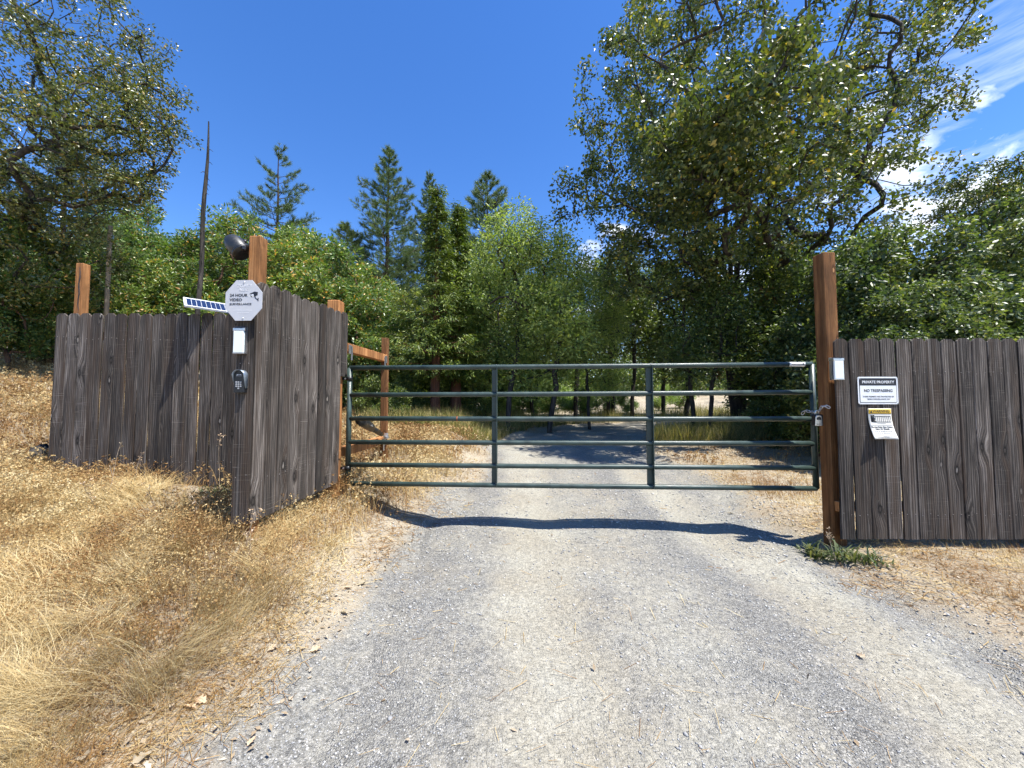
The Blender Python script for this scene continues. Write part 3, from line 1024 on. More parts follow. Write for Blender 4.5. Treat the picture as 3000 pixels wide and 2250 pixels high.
# black hooded fixture on the post top
hx, hz = U(738, 700, 2.97)
hood = thing('hood_fixture', 'black bulbous hooded fixture clamped to the top of the sign post', 'fixture', (0, 0, 0))
c0 = Vector((U(682, 708, 2.98)[0], 2.98, U(682, 708, 2.98)[1]))
c1 = Vector((U(712, 741, 2.98)[0], 2.98, U(712, 741, 2.98)[1]))
dd = c1 - c0
pr = [(-.42, .004), (-.40, .018), (-.34, .034), (-.22, .050), (-.04, .062), (.20, .069), (.55, .072), (.80, .070), (.98, .066)]
MB().tube([c0 + dd * s_ for s_, _ in pr], [r_ for _, r_ in pr], 24).build('dome', M_BLACK_FADED, hood, True)
MB().tube([c0 + dd * .84, c0 + dd * .90, c0 + dd * 1.02], [.074, .077, .076], 24).build('clamp_ring', M_BLACK, hood, True)
MB().box(c0 + dd * .95 + Vector((.050, -.056, .012)), (.026, .030, .030), R(30)).build('clamp_lug', M_BLACK, hood, bevel=.003)
MB().tube([c0 + dd * .62 + Vector((.02, .0, .045)), c0 + dd * .8 + Vector((.03, 0, .07)), Vector((hx - .075, 2.995, hz - .03))], [.022, .024, .024], 14).build('neck', M_BLACK, hood, True)
MB().tube([Vector((hx - .100, 2.995, hz - .028)), Vector((hx - .086, 2.995, hz - .028))], .042, 18).build('mount_plate', M_BLACK, hood, True)

# solar panel
pn_c = Vector((-3.20, 4.22, EYE + 1.050))
panel = thing('solar_module', 'small white framed solar panel tilted above the fence top', 'solar panel', pn_c, 0)
panel.rotation_euler = (R(29), R(1), R(44))
pw_, ph_ = .66, .27
fr = MB()
for s_ in (-1, 1):
    fr.box((0, s_ * (ph_ / 2 - .008), 0), (pw_, .016, .020))
    fr.box((s_ * (pw_ / 2 - .008), 0, 0), (.016, ph_ - .032, .020))
fr.build('frame', M_WHITE, panel)
MB().box((0, 0, .002), (pw_ - .032, ph_ - .032, .008)).build('backing', M_WHITE, panel)
nx_, ny_ = 15, 4
cw, chh = (pw_ - .045) / nx_, (ph_ - .045) / ny_
cell_me = MB().box((0, 0, 0), (cw - .0032, chh - .004, .002)).mesh('cell', M_CELL)
for i in range(nx_):
    for j in range(ny_):
        link('cell', cell_me, panel, (-pw_ / 2 + .0225 + cw * (i + .5), -ph_ / 2 + .0225 + chh * (j + .5), .0072))
MB().tube([(-.05, 0, -.01), (-.05, .02, -.10)], .012, 10).build('mount_pole', M_GALV, panel, True)
MB().box((-.02, .0, -.022), (.12, .09, .02)).build('junction_box', M_BLACK, panel)

# notices on the fence
sx_, sz_ = U(2572, 1144, rf_y - .014)
ps = thing('private_property_sign', 'white private property no trespassing sign with a black heading', 'sign', (sx_, rf_y - .014, sz_), 0)
PW, PH = .366, .250
MB().prism(rounded(PW, PH, .016), -.001, .001).build('plate', M_WHITE, ps, bevel=.0004)
MB().prism(rounded(PW - .026, PH - .026, .012), -.0020, -.0012).build('border', M_INK, ps)
MB().prism(rounded(PW - .036, PH - .036, .009), -.0030, -.0021).build('face', M_WHITE, ps)
MB().prism([(-PW / 2 + .016, .046), (PW / 2 - .016, .046), (PW / 2 - .016, .098), (PW / 2 - .028, .108), (-PW / 2 + .028, .108), (-PW / 2 + .016, .098)], -.0040, -.0031).build('heading', M_INK, ps)
text('PRIVATE PROPERTY', .034, M_WHITE, ps, 0, -.0046, .0755, bold=.012, width=.292)
text('NO TRESPASSING', .036, M_INK, ps, 0, -.0036, -.002, bold=.012, width=.258)
text('THESE PREMISES ARE PROTECTED BY', .017, M_GREYINK, ps, 0, -.0036, -.056, bold=.006, width=.285)
text('VIDEO SURVEILLANCE 24/7', .017, M_GREYINK, ps, 0, -.0036, -.079, bold=.006, width=.210)
for sx2 in (-1, 1):
    for sz2 in (-1, 1):
        MB().tube([(sx2 * (PW / 2 - .010), .001, sz2 * (PH / 2 - .010)), (sx2 * (PW / 2 - .010), -.004, sz2 * (PH / 2 - .010))], .0045, 8).build('screw', M_GALV, ps)

wx_, wz_ = U(2578, 1241, rf_y - .02)
ws = thing('warning_placard', 'curled cream warning placard with a yellow heading under the white sign', 'sign', (wx_, rf_y - .018, wz_), 0)
WW, WH = .205, .272


def curl(u_, v_):
    """placard bends away from the boards at its lower corners; u,v in metres from its centre"""
    s_ = (-.5 * v_ / WH + .25)
    k = max(0.0, (WH / 2 - v_) / WH - .25)
    return u_ + .018 * k, -.003 - .045 * k * k * (1.0 + 1.5 * abs(u_) / WW) + .004 * math.sin(9 * u_ + 3), v_


def curled(name, u0, u1, v0, v1, m_, off, nu=6, nv=8):
    vs, fs = [], []
    for j in range(nv + 1):
        for i in range(nu + 1):
            x_, y_, z_ = curl(u0 + (u1 - u0) * i / nu, v0 + (v1 - v0) * j / nv)
            vs.append((x_, y_ - off, z_))
    for j in range(nv):
        for i in range(nu):
            a_ = j * (nu + 1) + i
            fs.append((a_, a_ + 1, a_ + nu + 2, a_ + nu + 1))
    b_ = MB()
    b_.add(vs, fs)
    o_ = b_.build(name, m_, ws, True)
    s__ = o_.modifiers.new('thick', 'SOLIDIFY')
    s__.thickness = .0008
    s__.offset = 0
    return o_


curled('sheet', -WW / 2, WW / 2, -WH / 2, WH / 2, M_PAPER, 0, 10, 14)
curled('heading', -WW / 2 + .003, WW / 2 - .003, WH / 2 - .046, WH / 2 - .004, M_YELLOW, .0013, 10, 4)
curled('rule', -WW / 2 + .003, WW / 2 - .003, WH / 2 - .049, WH / 2 - .046, M_INK, .0014, 10, 2)
curled('rule', -WW / 2 + .002, WW / 2 - .002, -.016, -.0145, M_INK, .0014, 10, 2)
curled('pictogram_wall', -.082, -.064, .014, .078, M_INK, .0014, 2, 6)
for k in range(9):
    u_ = -.040 + k * .0165
    curled('pictogram_bar', u_, u_ + .0022, .012, .066, M_INK, .0014, 1, 5)
for v_ in (.064, .013):
    curled('pictogram_rail', -.052, .094, v_, v_ + .0045, M_INK, .0015, 8, 1)
cx_, cy_, cz_ = curl(-.056, .070)
MB().tube([(cx_, cy_ - .003, cz_), (cx_, cy_ - .0015, cz_)], .008, 12).build('pictogram_head', M_INK, ws)
MB().prism([(-.068, .030), (-.056, .014), (-.030, .012), (-.030, .018), (-.048, .024), (-.046, .046), (-.054, .060), (-.066, .058)], curl(0, .03)[1] - .003, curl(0, .03)[1] - .0012).build('pictogram_body', M_INK, ws)
curled('pictogram_arrow', -.030, .045, .0005, .0025, M_GREYINK, .0014, 6, 1)


def curl_text(s_, size, m_, v_, width, bold):
    o_ = text(s_, size, m_, ws, 0, 0, 0, bold=bold, width=None)
    me = o_.data
    o_.rotation_euler = (0, 0, 0)
    xs_ = [v.co.x for v in me.vertices]
    k = width / (max(xs_) - min(xs_))
    for v in me.vertices:
        x_, y_, z_ = curl(v.co.x * k, v_ + v.co.y)
        v.co = (x_, y_ - .0018 - v.co.z, z_)
    return o_


curl_text('WARNING', .034, M_INK, WH / 2 - .025, .150, .02).location.x = .012
tri = MB().prism([(-.086, WH / 2 - .040), (-.066, WH / 2 - .040), (-.076, WH / 2 - .012)], curl(0, WH / 2 - .02)[1] - .0026, curl(0, WH / 2 - .02)[1] - .0014)
tri.build('hazard_triangle', M_INK, ws)
curl_text('Moving Gate Can Cause', .0180, M_INK, -.030, .185, .014)
curl_text('Injury Or Death', .0180, M_INK, -.048, .120, .014)
for v_, u0, u1 in ((-.070, -.075, .088), (-.085, -.072, .080), (-.096, -.072, -.020), (-.111, -.070, .090), (-.121, -.070, .045)):
    k = u0
    while k < u1 - .008:
        ww = random.uniform(.008, .018)
        curled('print', k, min(k + ww, u1), v_, v_ + .0032, M_GREYINK, .0013, 2, 1)
        k += ww + .004

# chain and lock box
ch_pts = [U(2350, 1213, 3.86), U(2358, 1203, 3.84), U(2372, 1206, 3.80), U(2385, 1207, 3.72), U(2396, 1203, 3.64), U(2408, 1192, 3.58), U(2419, 1189, 3.575), U(2431, 1195, 3.56)]
ch_y = [3.86, 3.84, 3.80, 3.72, 3.62, 3.585, 3.575, 3.56]
cp = [Vector((a_[0], y_, a_[1])) for a_, y_ in zip(ch_pts, ch_y)]
chain = thing('chain', 'galvanised chain looped round the latch post and the gate upright', 'chain', (0, 0, 0))
# even steps along the path
seg = [0.0]
for i in range(1, len(cp)):
    seg.append(seg[-1] + (cp[i] - cp[i - 1]).length)


def chain_at(s_):
    for i in range(1, len(cp)):
        if s_ <= seg[i]:
            return cp[i - 1].lerp(cp[i], (s_ - seg[i - 1]) / max(seg[i] - seg[i - 1], 1e-6))
    return cp[-1]


link_mb = MB()
lp = []
for k in range(16):
    a_ = 2 * math.pi * k / 16
    lp.append(Vector((.0115 * math.cos(a_) + (.0085 if math.cos(a_) > 0 else -.0085), 0, .0105 * math.sin(a_))))
vs, fs = [], []
for k in range(16):
    tn = (lp[(k + 1) % 16] - lp[k - 1]).normalized()
    u_ = Vector((0, 1, 0))
    b_ = tn.cross(u_)
    for j in range(6):
        vs.append(lp[k] + (u_ * math.cos(j * math.pi / 3) + b_ * math.sin(j * math.pi / 3)) * .0036)
for k in range(16):
    for j in range(6):
        a_, b_ = k * 6 + j, k * 6 + (j + 1) % 6
        c_, d_ = ((k + 1) % 16) * 6 + (j + 1) % 6, ((k + 1) % 16) * 6 + j
        fs.append((a_, b_, c_, d_))
link_mb.add(vs, fs)
link_me = link_mb.mesh('link', M_STEEL, True)
nlk = int(seg[-1] / .030)
for k in range(nlk):
    p0, p1 = chain_at(k * .030), chain_at(k * .030 + .02)
    qd = (p1 - p0).to_track_quat('X', 'Z') @ Matrix.Rotation(R(90) * (k % 2) + .3, 3, 'X').to_quaternion()
    o_ = link('link', link_me, chain, chain_at(k * .030 + .014))
    o_.rotation_mode = 'QUATERNION'
    o_.rotation_quaternion = qd

lx, lz = U(2398, 1231, 3.60)
lock = thing('lock_box', 'black and silver combination lock box hanging from the chain', 'lock', (lx, 3.60, lz), R(12))
MB().prism(rounded(.088, .108, .014), 0.0, .042).build('body', M_BLACK, lock, bevel=.004, loc=(.012, 0, 0))
MB().prism([(-.044, -.050), (.036, -.052), (.034, .030), (.024, .044), (-.024, .044), (-.036, .030)], -.006, .0).build('face_plate', M_STEEL, lock, bevel=.002)
MB().prism([(-.026, .004), (.024, .002), (.024, .022), (.000, .034), (-.026, .024)], -.0085, -.0062).build('window', M_BLACK, lock)
for k in range(6):
    MB().box((-.026 + k * .009, -.0068, -.036), (.007, .0014, .006)).build('print', M_GREYINK, lock)
MB().tube([(-.014, .02, .045), (-.014, .02, .075), (-.004, .02, .088), (.016, .02, .088), (.026, .02, .075), (.026, .02, .045)], .006, 8).build('shackle', M_STEEL, lock, True)

# ------------------------------------------------------------------ vegetation builders
def leaves(centers, per, rad, L, W, r_, droop=0.2, flat=0.5, out_from=None, outward=0.0, fold=0.18, forward=None):
    """folded two-triangle leaves scattered round the centres"""
    C_ = np.repeat(np.asarray(centers, float), per, axis=0)
    n = len(C_)
    rad = np.asarray(rad, float)
    if rad.ndim == 0:
        rad = np.full(3, float(rad))
    off = r_.normal(size=(n, 3))
    off /= np.linalg.norm(off, axis=1, keepdims=True) + 1e-9
    off *= (r_.random((n, 1)) ** 0.45) * rad
    P = C_ + off
    d = r_.normal(size=(n, 3))
    if forward is not None:
        d = d * 0.45 + np.repeat(np.asarray(forward, float), per, axis=0)
    if outward:
        o_ = off / (np.linalg.norm(off, axis=1, keepdims=True) + 1e-9)
        d += o_ * outward
    d[:, 2] = d[:, 2] * (1 - flat * .5) - droop
    d /= np.linalg.norm(d, axis=1, keepdims=True)
    nn = r_.normal(size=(n, 3)) * (1 - flat)
    nn[:, 2] += flat * 1.4
    s = np.cross(d, nn)
    s /= np.linalg.norm(s, axis=1, keepdims=True) + 1e-9
    up = np.cross(s, d)
    ll = L * r_.uniform(.65, 1.25, (n, 1))
    ww = W * r_.uniform(.7, 1.2, (n, 1))
    v0 = P
    v2 = P + d * ll
    mid = P + d * ll * .45
    v1 = mid + s * ww * .5 + up * ww * fold
    v3 = mid - s * ww * .5 + up * ww * fold
    V = np.stack([v0, v1, v2, v3], 1).reshape(-1, 3)
    b = np.arange(n)[:, None] * 4
    F = np.concatenate([b + np.array([[0, 1, 2]]), b + np.array([[0, 2, 3]])], 0)
    return V, F


def needles(centers, dirs, per, L, W, r_, spread=0.75):
    """bundles of needles, each a single thin triangle"""
    n = len(centers) * per
    C_ = np.repeat(centers, per, axis=0)
    D_ = np.repeat(dirs, per, axis=0)
    d = D_ + r_.normal(size=(n, 3)) * spread
    d /= np.linalg.norm(d, axis=1, keepdims=True)
    P = C_ - D_ * r_.uniform(0, L * .7, (n, 1))
    s = np.cross(d, r_.normal(size=(n, 3)))
    s /= np.linalg.norm(s, axis=1, keepdims=True) + 1e-9
    ll = L * r_.uniform(.6, 1.15, (n, 1))
    V = np.stack([P - s * W, P + s * W, P + d * ll], 1).reshape(-1, 3)
    F = np.arange(n * 3).reshape(-1, 3)
    return V, F


class Wood:
    """collects tapered limbs as one mesh"""
    def __init__(self):
        self.V = []
        self.Q = []
        self.n = 0

    def limb(self, P, rads, k):
        P = np.asarray(P, float)
        n = len(P)
        if n < 2:
            return
        T = np.gradient(P, axis=0)
        T /= np.linalg.norm(T, axis=1, keepdims=True) + 1e-9
        ref = np.array([0.92, 0.35, 0.1])
        if abs(np.dot(T.mean(0), ref)) > 0.85:
            ref = np.array([0.1, 0.3, 0.95])
        A = np.cross(T, ref)
        A /= np.linalg.norm(A, axis=1, keepdims=True) + 1e-9
        B = np.cross(T, A)
        a = np.arange(k) * 2 * np.pi / k
        ring = A[:, None, :] * np.cos(a)[None, :, None] + B[:, None, :] * np.sin(a)[None, :, None]
        V = P[:, None, :] + ring * np.asarray(rads, float)[:, None, None]
        self.V.append(V.reshape(-1, 3))
        i = np.arange(n - 1)[:, None] * k
        j = np.arange(k)[None, :]
        j2 = (j + 1) % k
        Q = np.stack([i + j, i + j2, i + k + j2, i + k + j], -1).reshape(-1, 4) + self.n
        self.Q.append(Q)
        self.n += n * k

    def mesh(self, name, m_):
        return mesh_np(name, np.concatenate(self.V), np.concatenate(self.Q), m_, True)


def grow(trunk, blobs, r_, step=0.35, r_tip=0.006, expo=0.46, sides=True, wander=0.10, lift=0.25, maxr=None, limbs=()):
    """tree skeleton that reaches targets spread in the crown's ellipsoids.
    trunk: list of points; blobs: (cx,cy,cz, rx,ry,rz, count, shell)"""
    nodes = [np.asarray(p_, float) for p_ in trunk]
    par = [-1] + list(range(len(trunk) - 1))
    for ti, pts_ in limbs:
        last = ti
        p0 = nodes[ti]
        for p_ in pts_:
            p_ = np.asarray(p_, float)
            a0 = nodes[last]
            k = max(1, int(np.linalg.norm(p_ - a0) / .6))
            for q_ in range(1, k + 1):
                nodes.append(a0 + (p_ - a0) * q_ / k + r_.normal(0, .03, 3) * (q_ < k))
                par.append(last)
                last = len(nodes) - 1
    T = []
    for cx, cy, cz, ax, ay, az, cnt, shell in blobs:
        d = r_.normal(size=(cnt, 3))
        d /= np.linalg.norm(d, axis=1, keepdims=True)
        rr_ = r_.random((cnt, 1)) ** (1.0 / (3.0 * shell))
        T.append(np.array([cx, cy, cz]) + d * rr_ * np.array([ax, ay, az]))
    T = np.concatenate(T)
    base = nodes[len(trunk) // 2]
    T = T[np.argsort(np.linalg.norm(T - base, axis=1) + r_.normal(0, .4, len(T)))]
    tips, tipdirs = [], []
    first = max(1, len(trunk) // 3)
    N = np.zeros((len(T) * 14 + 200, 3))
    N[:len(nodes)] = nodes
    cnt = len(nodes)
    for t_ in T:
        dv = t_ - N[first:cnt]
        dist = np.linalg.norm(dv, axis=1)
        cost = dist * (1 + 0.55 * np.clip(-dv[:, 2] / (dist + 1e-6), 0, 1))
        i = int(np.argmin(cost)) + first
        p0 = N[i]
        D = np.linalg.norm(t_ - p0)
        if D < 0.05:
            continue
        k = max(1, int(math.ceil(D / step)))
        pd = (p0 - N[par[i]]) if par[i] >= 0 else np.array([0, 0, 1.0])
        pd = pd / (np.linalg.norm(pd) + 1e-9)
        ctrl = p0 + pd * D * 0.35 + np.array([0, 0, lift * D * 0.4]) + r_.normal(0, wander * D, 3)
        last = i
        for q_ in range(1, k + 1):
            s_ = q_ / k
            p_ = (1 - s_) ** 2 * p0 + 2 * s_ * (1 - s_) * ctrl + s_ * s_ * t_
            if q_ < k:
                p_ = p_ + r_.normal(0, wander * 0.25 * step, 3)
            if cnt >= len(N):
                break
            N[cnt] = p_
            par.append(last)
            last = cnt
            cnt += 1
        tips.append(last)
    N = N[:cnt]
    par = np.array(par[:cnt])
    load = np.zeros(cnt)
    for tp in tips:
        load[tp] += 1
    for i in range(cnt - 1, 0, -1):
        if par[i] >= 0:
            load[par[i]] += load[i]
    load = np.maximum(load, 0.6)
    rad = r_tip * load ** expo
    if maxr:
        rad = np.minimum(rad, maxr)
    kids = [[] for _ in range(cnt)]
    for i in range(1, cnt):
        kids[par[i]].append(i)
    wd = Wood()
    starts = [(0, None)]
    while starts:
        i, pre = starts.pop()
        chain_ = [] if pre is None else [pre]
        while True:
            chain_.append(i)
            ks = kids[i]
            if not ks:
                break
            ks = sorted(ks, key=lambda a_: -rad[a_])
            for o_ in ks[1:]:
                starts.append((o_, i))
            i = ks[0]
        if len(chain_) >= 2:
            rr_ = rad[chain_].copy()
            if pre is not None:
                rr_[0] = rr_[1]
            big = rr_.max()
            wd.limb(N[chain_], rr_, 10 if big > .1 else (6 if big > .03 else 3))
    tipP = N[tips]
    tipD = N[tips] - N[par[tips]]
    tipD = tipD / (np.linalg.norm(tipD, axis=1, keepdims=True) + 1e-9)
    # midpoints of the end twigs also bear leaves
    return wd, tipP, tipD, N, par, rad


def tree_obj(name, label, cat, wood_me, crown_me, loc, rz=0.0, scale=(1, 1, 1), group=None):
    o = thing(name, label, cat, loc, rz, group)
    o.scale = scale
    link('trunk', wood_me, o)
    link('crown', crown_me, o)
    return o


# ---- the big oak beyond the latch post
OX, OY = U(2165, 1250, 12.0)[0], 12.0
OZ = H(OX, OY)
r1 = np.random.default_rng(11)


def rel(px, py, Y):
    a_ = U(px, py, Y)
    return np.array([a_[0] - OX, Y - OY, a_[1] - OZ])


def blob(px, py, Y, ax, ay, az, cnt, shell=1.3, origin=None):
    a_ = U(px, py, Y)
    o_ = origin if origin is not None else (OX, OY, OZ)
    return (a_[0] - o_[0], Y - o_[1], a_[1] - o_[2], ax, ay, az, cnt, shell)


trunk = [(0, 0, -.3), (0.02, 0, .5), (-.05, 0, 1.2), (-.10, .02, 2.0), (-.06, 0, 2.8), (0.0, .05, 3.6), (.04, .0, 4.4), (.10, .0, 5.4)]
limbs = [(5, [rel(2120, 560, 11.6), rel(2060, 330, 11.2), rel(1990, 80, 11.0)]), (6, [rel(2200, 480, 12.0), rel(2230, 200, 12.2), rel(2240, -60, 12.3)]),
         (5, [rel(2260, 590, 11.8), rel(2360, 370, 11.6), rel(2450, 150, 11.4), rel(2500, -20, 11.2)]), (4, [rel(2290, 640, 12.2), rel(2430, 480, 12.4), rel(2620, 330, 12.6), rel(2740, 230, 12.6)]),
         (5, [rel(2080, 640, 11.2), rel(1960, 440, 10.6), rel(1870, 260, 10.2)]), (4, [rel(2050, 740, 11.0), rel(1900, 640, 10.4), rel(1760, 560, 10.0)]),
         (5, [rel(2180, 620, 10.4), rel(2200, 430, 9.2), rel(2210, 300, 8.4)]), (6, [rel(2160, 500, 12.8), rel(2140, 250, 13.8), rel(2120, 60, 14.4)]), (4, [rel(2330, 740, 11.4), rel(2480, 640, 11.0), rel(2600, 560, 10.8)])]
blobs = [blob(2230, 140, 11.4, 4.5, 4.9, 4.7, 380, 1.5), blob(2000, 330, 10.4, 3.0, 3.4, 2.9, 150, 1.4), blob(2520, 300, 12, 2.6, 3.0, 2.4, 140, 1.4),
         blob(1880, 560, 11.0, 2.5, 3.0, 1.9, 105, 1.3), blob(2180, 560, 9.6, 3.0, 3.2, 2.0, 130, 1.3), blob(2420, 590, 11.0, 2.2, 3.0, 1.5, 65, 1.3),
         blob(1980, 760, 10.6, 2.2, 2.6, 1.1, 70, 1.2), blob(2300, 760, 11.8, 2.0, 1.8, 1.0, 45, 1.2),
         blob(2195, 345, 7.0, 1.5, 1.3, 1.1, 65, 1.2), blob(2050, 470, 7.8, 1.4, 1.3, 1.0, 55, 1.2)]
wd, tp, td, N_, par_, rad_ = grow(trunk, blobs, r1, .45, .0085, .47, wander=.07, lift=.45, limbs=limbs)
tips_mid = tp - td * .22
keep = r1.random(len(tp)) > .05
V1, F1 = leaves(tp[keep], 58, (.35, .35, .27), .122, .074, r1, .3, .3)
V2, F2 = leaves(tips_mid[keep], 18, (.33, .33, .26), .118, .07, r1, .3, .3)
oak_crown = mesh_np('crown', np.concatenate([V1, V2]), np.concatenate([F1, F2 + len(V1)]), L_OAK)
tree_obj('oak_tree', 'tall spreading dark oak rising beyond the latch post over the drive', 'tree', wd.mesh('trunk', B_OAK), oak_crown, (OX, OY, OZ))

# dead pine boughs caught against the oak's trunk
for k, (px, py) in enumerate(((2150, 868), (2225, 868), (2205, 965), (2235, 1055), (2128, 1085), (2110, 880), (2245, 700))):
    xx_, zz_ = U(px, py, 10.6)
    rb = np.random.default_rng(40 + k)
    o = thing('dead_bough', 'tan dead conifer bough hanging against the dark oak trunk', 'branch', (xx_, 10.6, zz_), 0, 'dead boughs on the oak trunk')
    wdd = Wood()
    tipx = rb.uniform(-.45, .45)
    P_ = np.array([(0, .25, .12), (tipx * .4, .05, .12), (tipx, -.1, -.05)])
    wdd.limb(P_, [.02, .013, .006], 4)
    link('stick', wdd.mesh('stick', B_PINE), o)
    cc = P_[0] + (P_[2] - P_[0]) * rb.random((26, 1)) + rb.normal(0, .04, (26, 3))
    V, F = needles(cc, np.tile(np.array([0, 0, -1.0]), (26, 1)), 26, .36, .006, rb, .22)
    link('needles', mesh_np('needles', V, F, L_DEAD), o)

# ---- evergreen oak overhanging from the bank
r2 = np.random.default_rng(21)
TX, TY = -13.6, 8.8
TZ = H(TX, TY)
og = (TX, TY, TZ)
trunk = [(0, 0, -.3), (.2, 0, 1.0), (.5, .05, 2.0), (1.0, .0, 3.2), (1.6, .1, 4.4), (2.1, .1, 5.6), (2.6, 0, 6.8)]
blobs = [blob(60, 150, 8.4, 2.6, 2.4, 2.6, 230, 1.3, og), blob(120, 420, 8.2, 2.2, 2.2, 1.7, 170, 1.3, og), blob(40, 700, 8.4, 1.8, 2.0, 1.6, 140, 1.2, og),
         blob(330, 370, 8.2, 1.4, 1.4, 1.3, 90, 1.2, og), blob(270, 120, 8.4, 1.5, 1.4, 1.3, 42, 1.2, og), blob(440, 300, 8.2, .65, .9, 1.0, 26, 1.2, og),
         blob(350, 525, 8.0, .75, .8, .35, 26, 1.1, og), blob(-150, 300, 8.4, 2.2, 2.4, 4.5, 120, 1.2, og)]
wd, tp, td, *_ = grow(trunk, blobs, r2, .38, .007, .47, wander=.08, lift=.15)
V1, F1 = leaves(tp, 44, (.22, .22, .17), .085, .042, r2, .2, .35, outward=.6)
V2, F2 = leaves(tp - td * .2, 12, (.24, .24, .2), .085, .042, r2, .2, .35)
tree_obj('live_oak_tree', 'olive green evergreen oak leaning out over the bank beyond the plain fence end', 'tree', wd.mesh('trunk', B_OAK),
         mesh_np('crown', np.concatenate([V1, V2]), np.concatenate([F1, F2 + len(V1)]), L_LIVEOAK), og)


# ---- shrubs and saplings: a few kinds, repeated
def bush_kind(seed, h, w_, targets, per, L, W, leafm, barkm, stems=5, rad=.24, low=.12, outward=1.0, droop=.05, lumps=9):
    rr_ = np.random.default_rng(seed)
    trunk = [(0, 0, -.25), (0, 0, .12), (.02, 0, .28)]
    bl = []
    for k in range(lumps):
        a_ = rr_.uniform(0, 6.28)
        f_ = (k + .5) / lumps
        zc = h * (low + .12 + (.80 - low) * f_)
        ro = w_ * .55 * math.sin(math.pi * (.18 + .70 * f_)) * rr_.uniform(.55, 1.0)
        bl.append((ro * 1.15 * math.cos(a_), ro * 1.15 * math.sin(a_), zc * rr_.uniform(.85, 1.15), w_ * .25, w_ * .25, h * .12, targets // lumps, 1.3))
    bl.append((0, 0, h * .45, w_ * .5, w_ * .5, h * .33, targets // 3, 1.6))
    wd_, tp_, td_, *_ = grow(trunk, bl, rr_, .3, .005, .45, wander=.14, lift=.35)
    V1_, F1_ = leaves(tp_, per, rad, L, W, rr_, droop, .4, outward=outward, forward=td_ * .5)
    V2_, F2_ = leaves(tp_ - td_ * .25, per // 3, rad, L, W, rr_, droop, .4)
    return wd_.mesh('trunk', barkm), mesh_np('crown', np.concatenate([V1_, V2_]), np.concatenate([F1_, F2_ + len(V1_)]), leafm)


MAD = [bush_kind(61 + k, 4.6, 2.1, 330, 34, .125, .048, L_MADRONE, B_MADRONE, rad=.17, lumps=12) for k in range(3)]
LOW = [bush_kind(71 + k, 1.6, 1.25, 150, 30, .085, .045, L_SHADE, B_MADRONE, rad=.18, low=.05, lumps=6) for k in range(2)]
LOWPALE = [(wd_, None) for wd_, _ in LOW]
LOWP = bush_kind(75, 1.5, 1.2, 150, 30, .085, .040, L_PALE, B_MADRONE, rad=.2, low=.05, lumps=6)
BRO = [bush_kind(81 + k, 4.6, 2.2, 370, 34, .112, .066, L_MAPLE, B_OAK, rad=.21, droop=.3, outward=.4, lumps=15) for k in range(2)]
THK = [bush_kind(91 + k, 4.2, 1.9, 260, 26, .10, .055, L_SHADE, B_OAK, rad=.22, droop=.25, outward=.3, lumps=12) for k in range(2)]


def sapling_kind(seed, h, w_, clear, targets, per, L, W, leafm, barkm, stems=1, rad=.26, droop=.15):
    rr_ = np.random.default_rng(seed)
    lx_, ly_ = rr_.normal(0, .09), rr_.normal(0, .06)
    tr_ = [(0, 0, -.3)] + [(lx_ * z + .05 * math.sin(z * 1.7 + seed) + rr_.normal(0, .015 * z), ly_ * z + rr_.normal(0, .015 * z), z) for z in np.linspace(.2, h * .72, 11)]
    bl = []
    for k in range(8):
        f_ = k / 7
        zc = clear + (h - clear) * (.08 + .84 * f_)
        ro = w_ * .5 * math.sin(math.pi * (.25 + .65 * f_))
        a_ = rr_.uniform(0, 6.28)
        bl.append((ro * .7 * math.cos(a_), ro * .7 * math.sin(a_), zc, w_ * .36, w_ * .36, (h - clear) * .15, targets // 8, 1.4))
    wd_, tp_, td_, *_ = grow(tr_, bl, rr_, .3, .0055, .46, wander=.12, lift=.5)
    V1_, F1_ = leaves(tp_, per, rad, L, W, rr_, droop, .35, outward=.6, forward=td_ * .3)
    return wd_.mesh('trunk', barkm), mesh_np('crown', V1_, F1_, leafm)


ASH = [sapling_kind(101, 6.6, 2.7, 1.6, 340, 58, .11, .042, L_PALE, B_OAK, rad=.34), sapling_kind(102, 5.4, 2.4, 1.3, 280, 54, .11, .042, L_PALE, B_OAK, rad=.34)]
SAP = [sapling_kind(111, 5.4, 2.4, 2.1, 230, 36, .095, .050, L_SHADE, B_OAK, rad=.30), sapling_kind(112, 4.6, 2.0, 1.9, 200, 36, .095, .050, L_SHADE, B_OAK, rad=.30)]


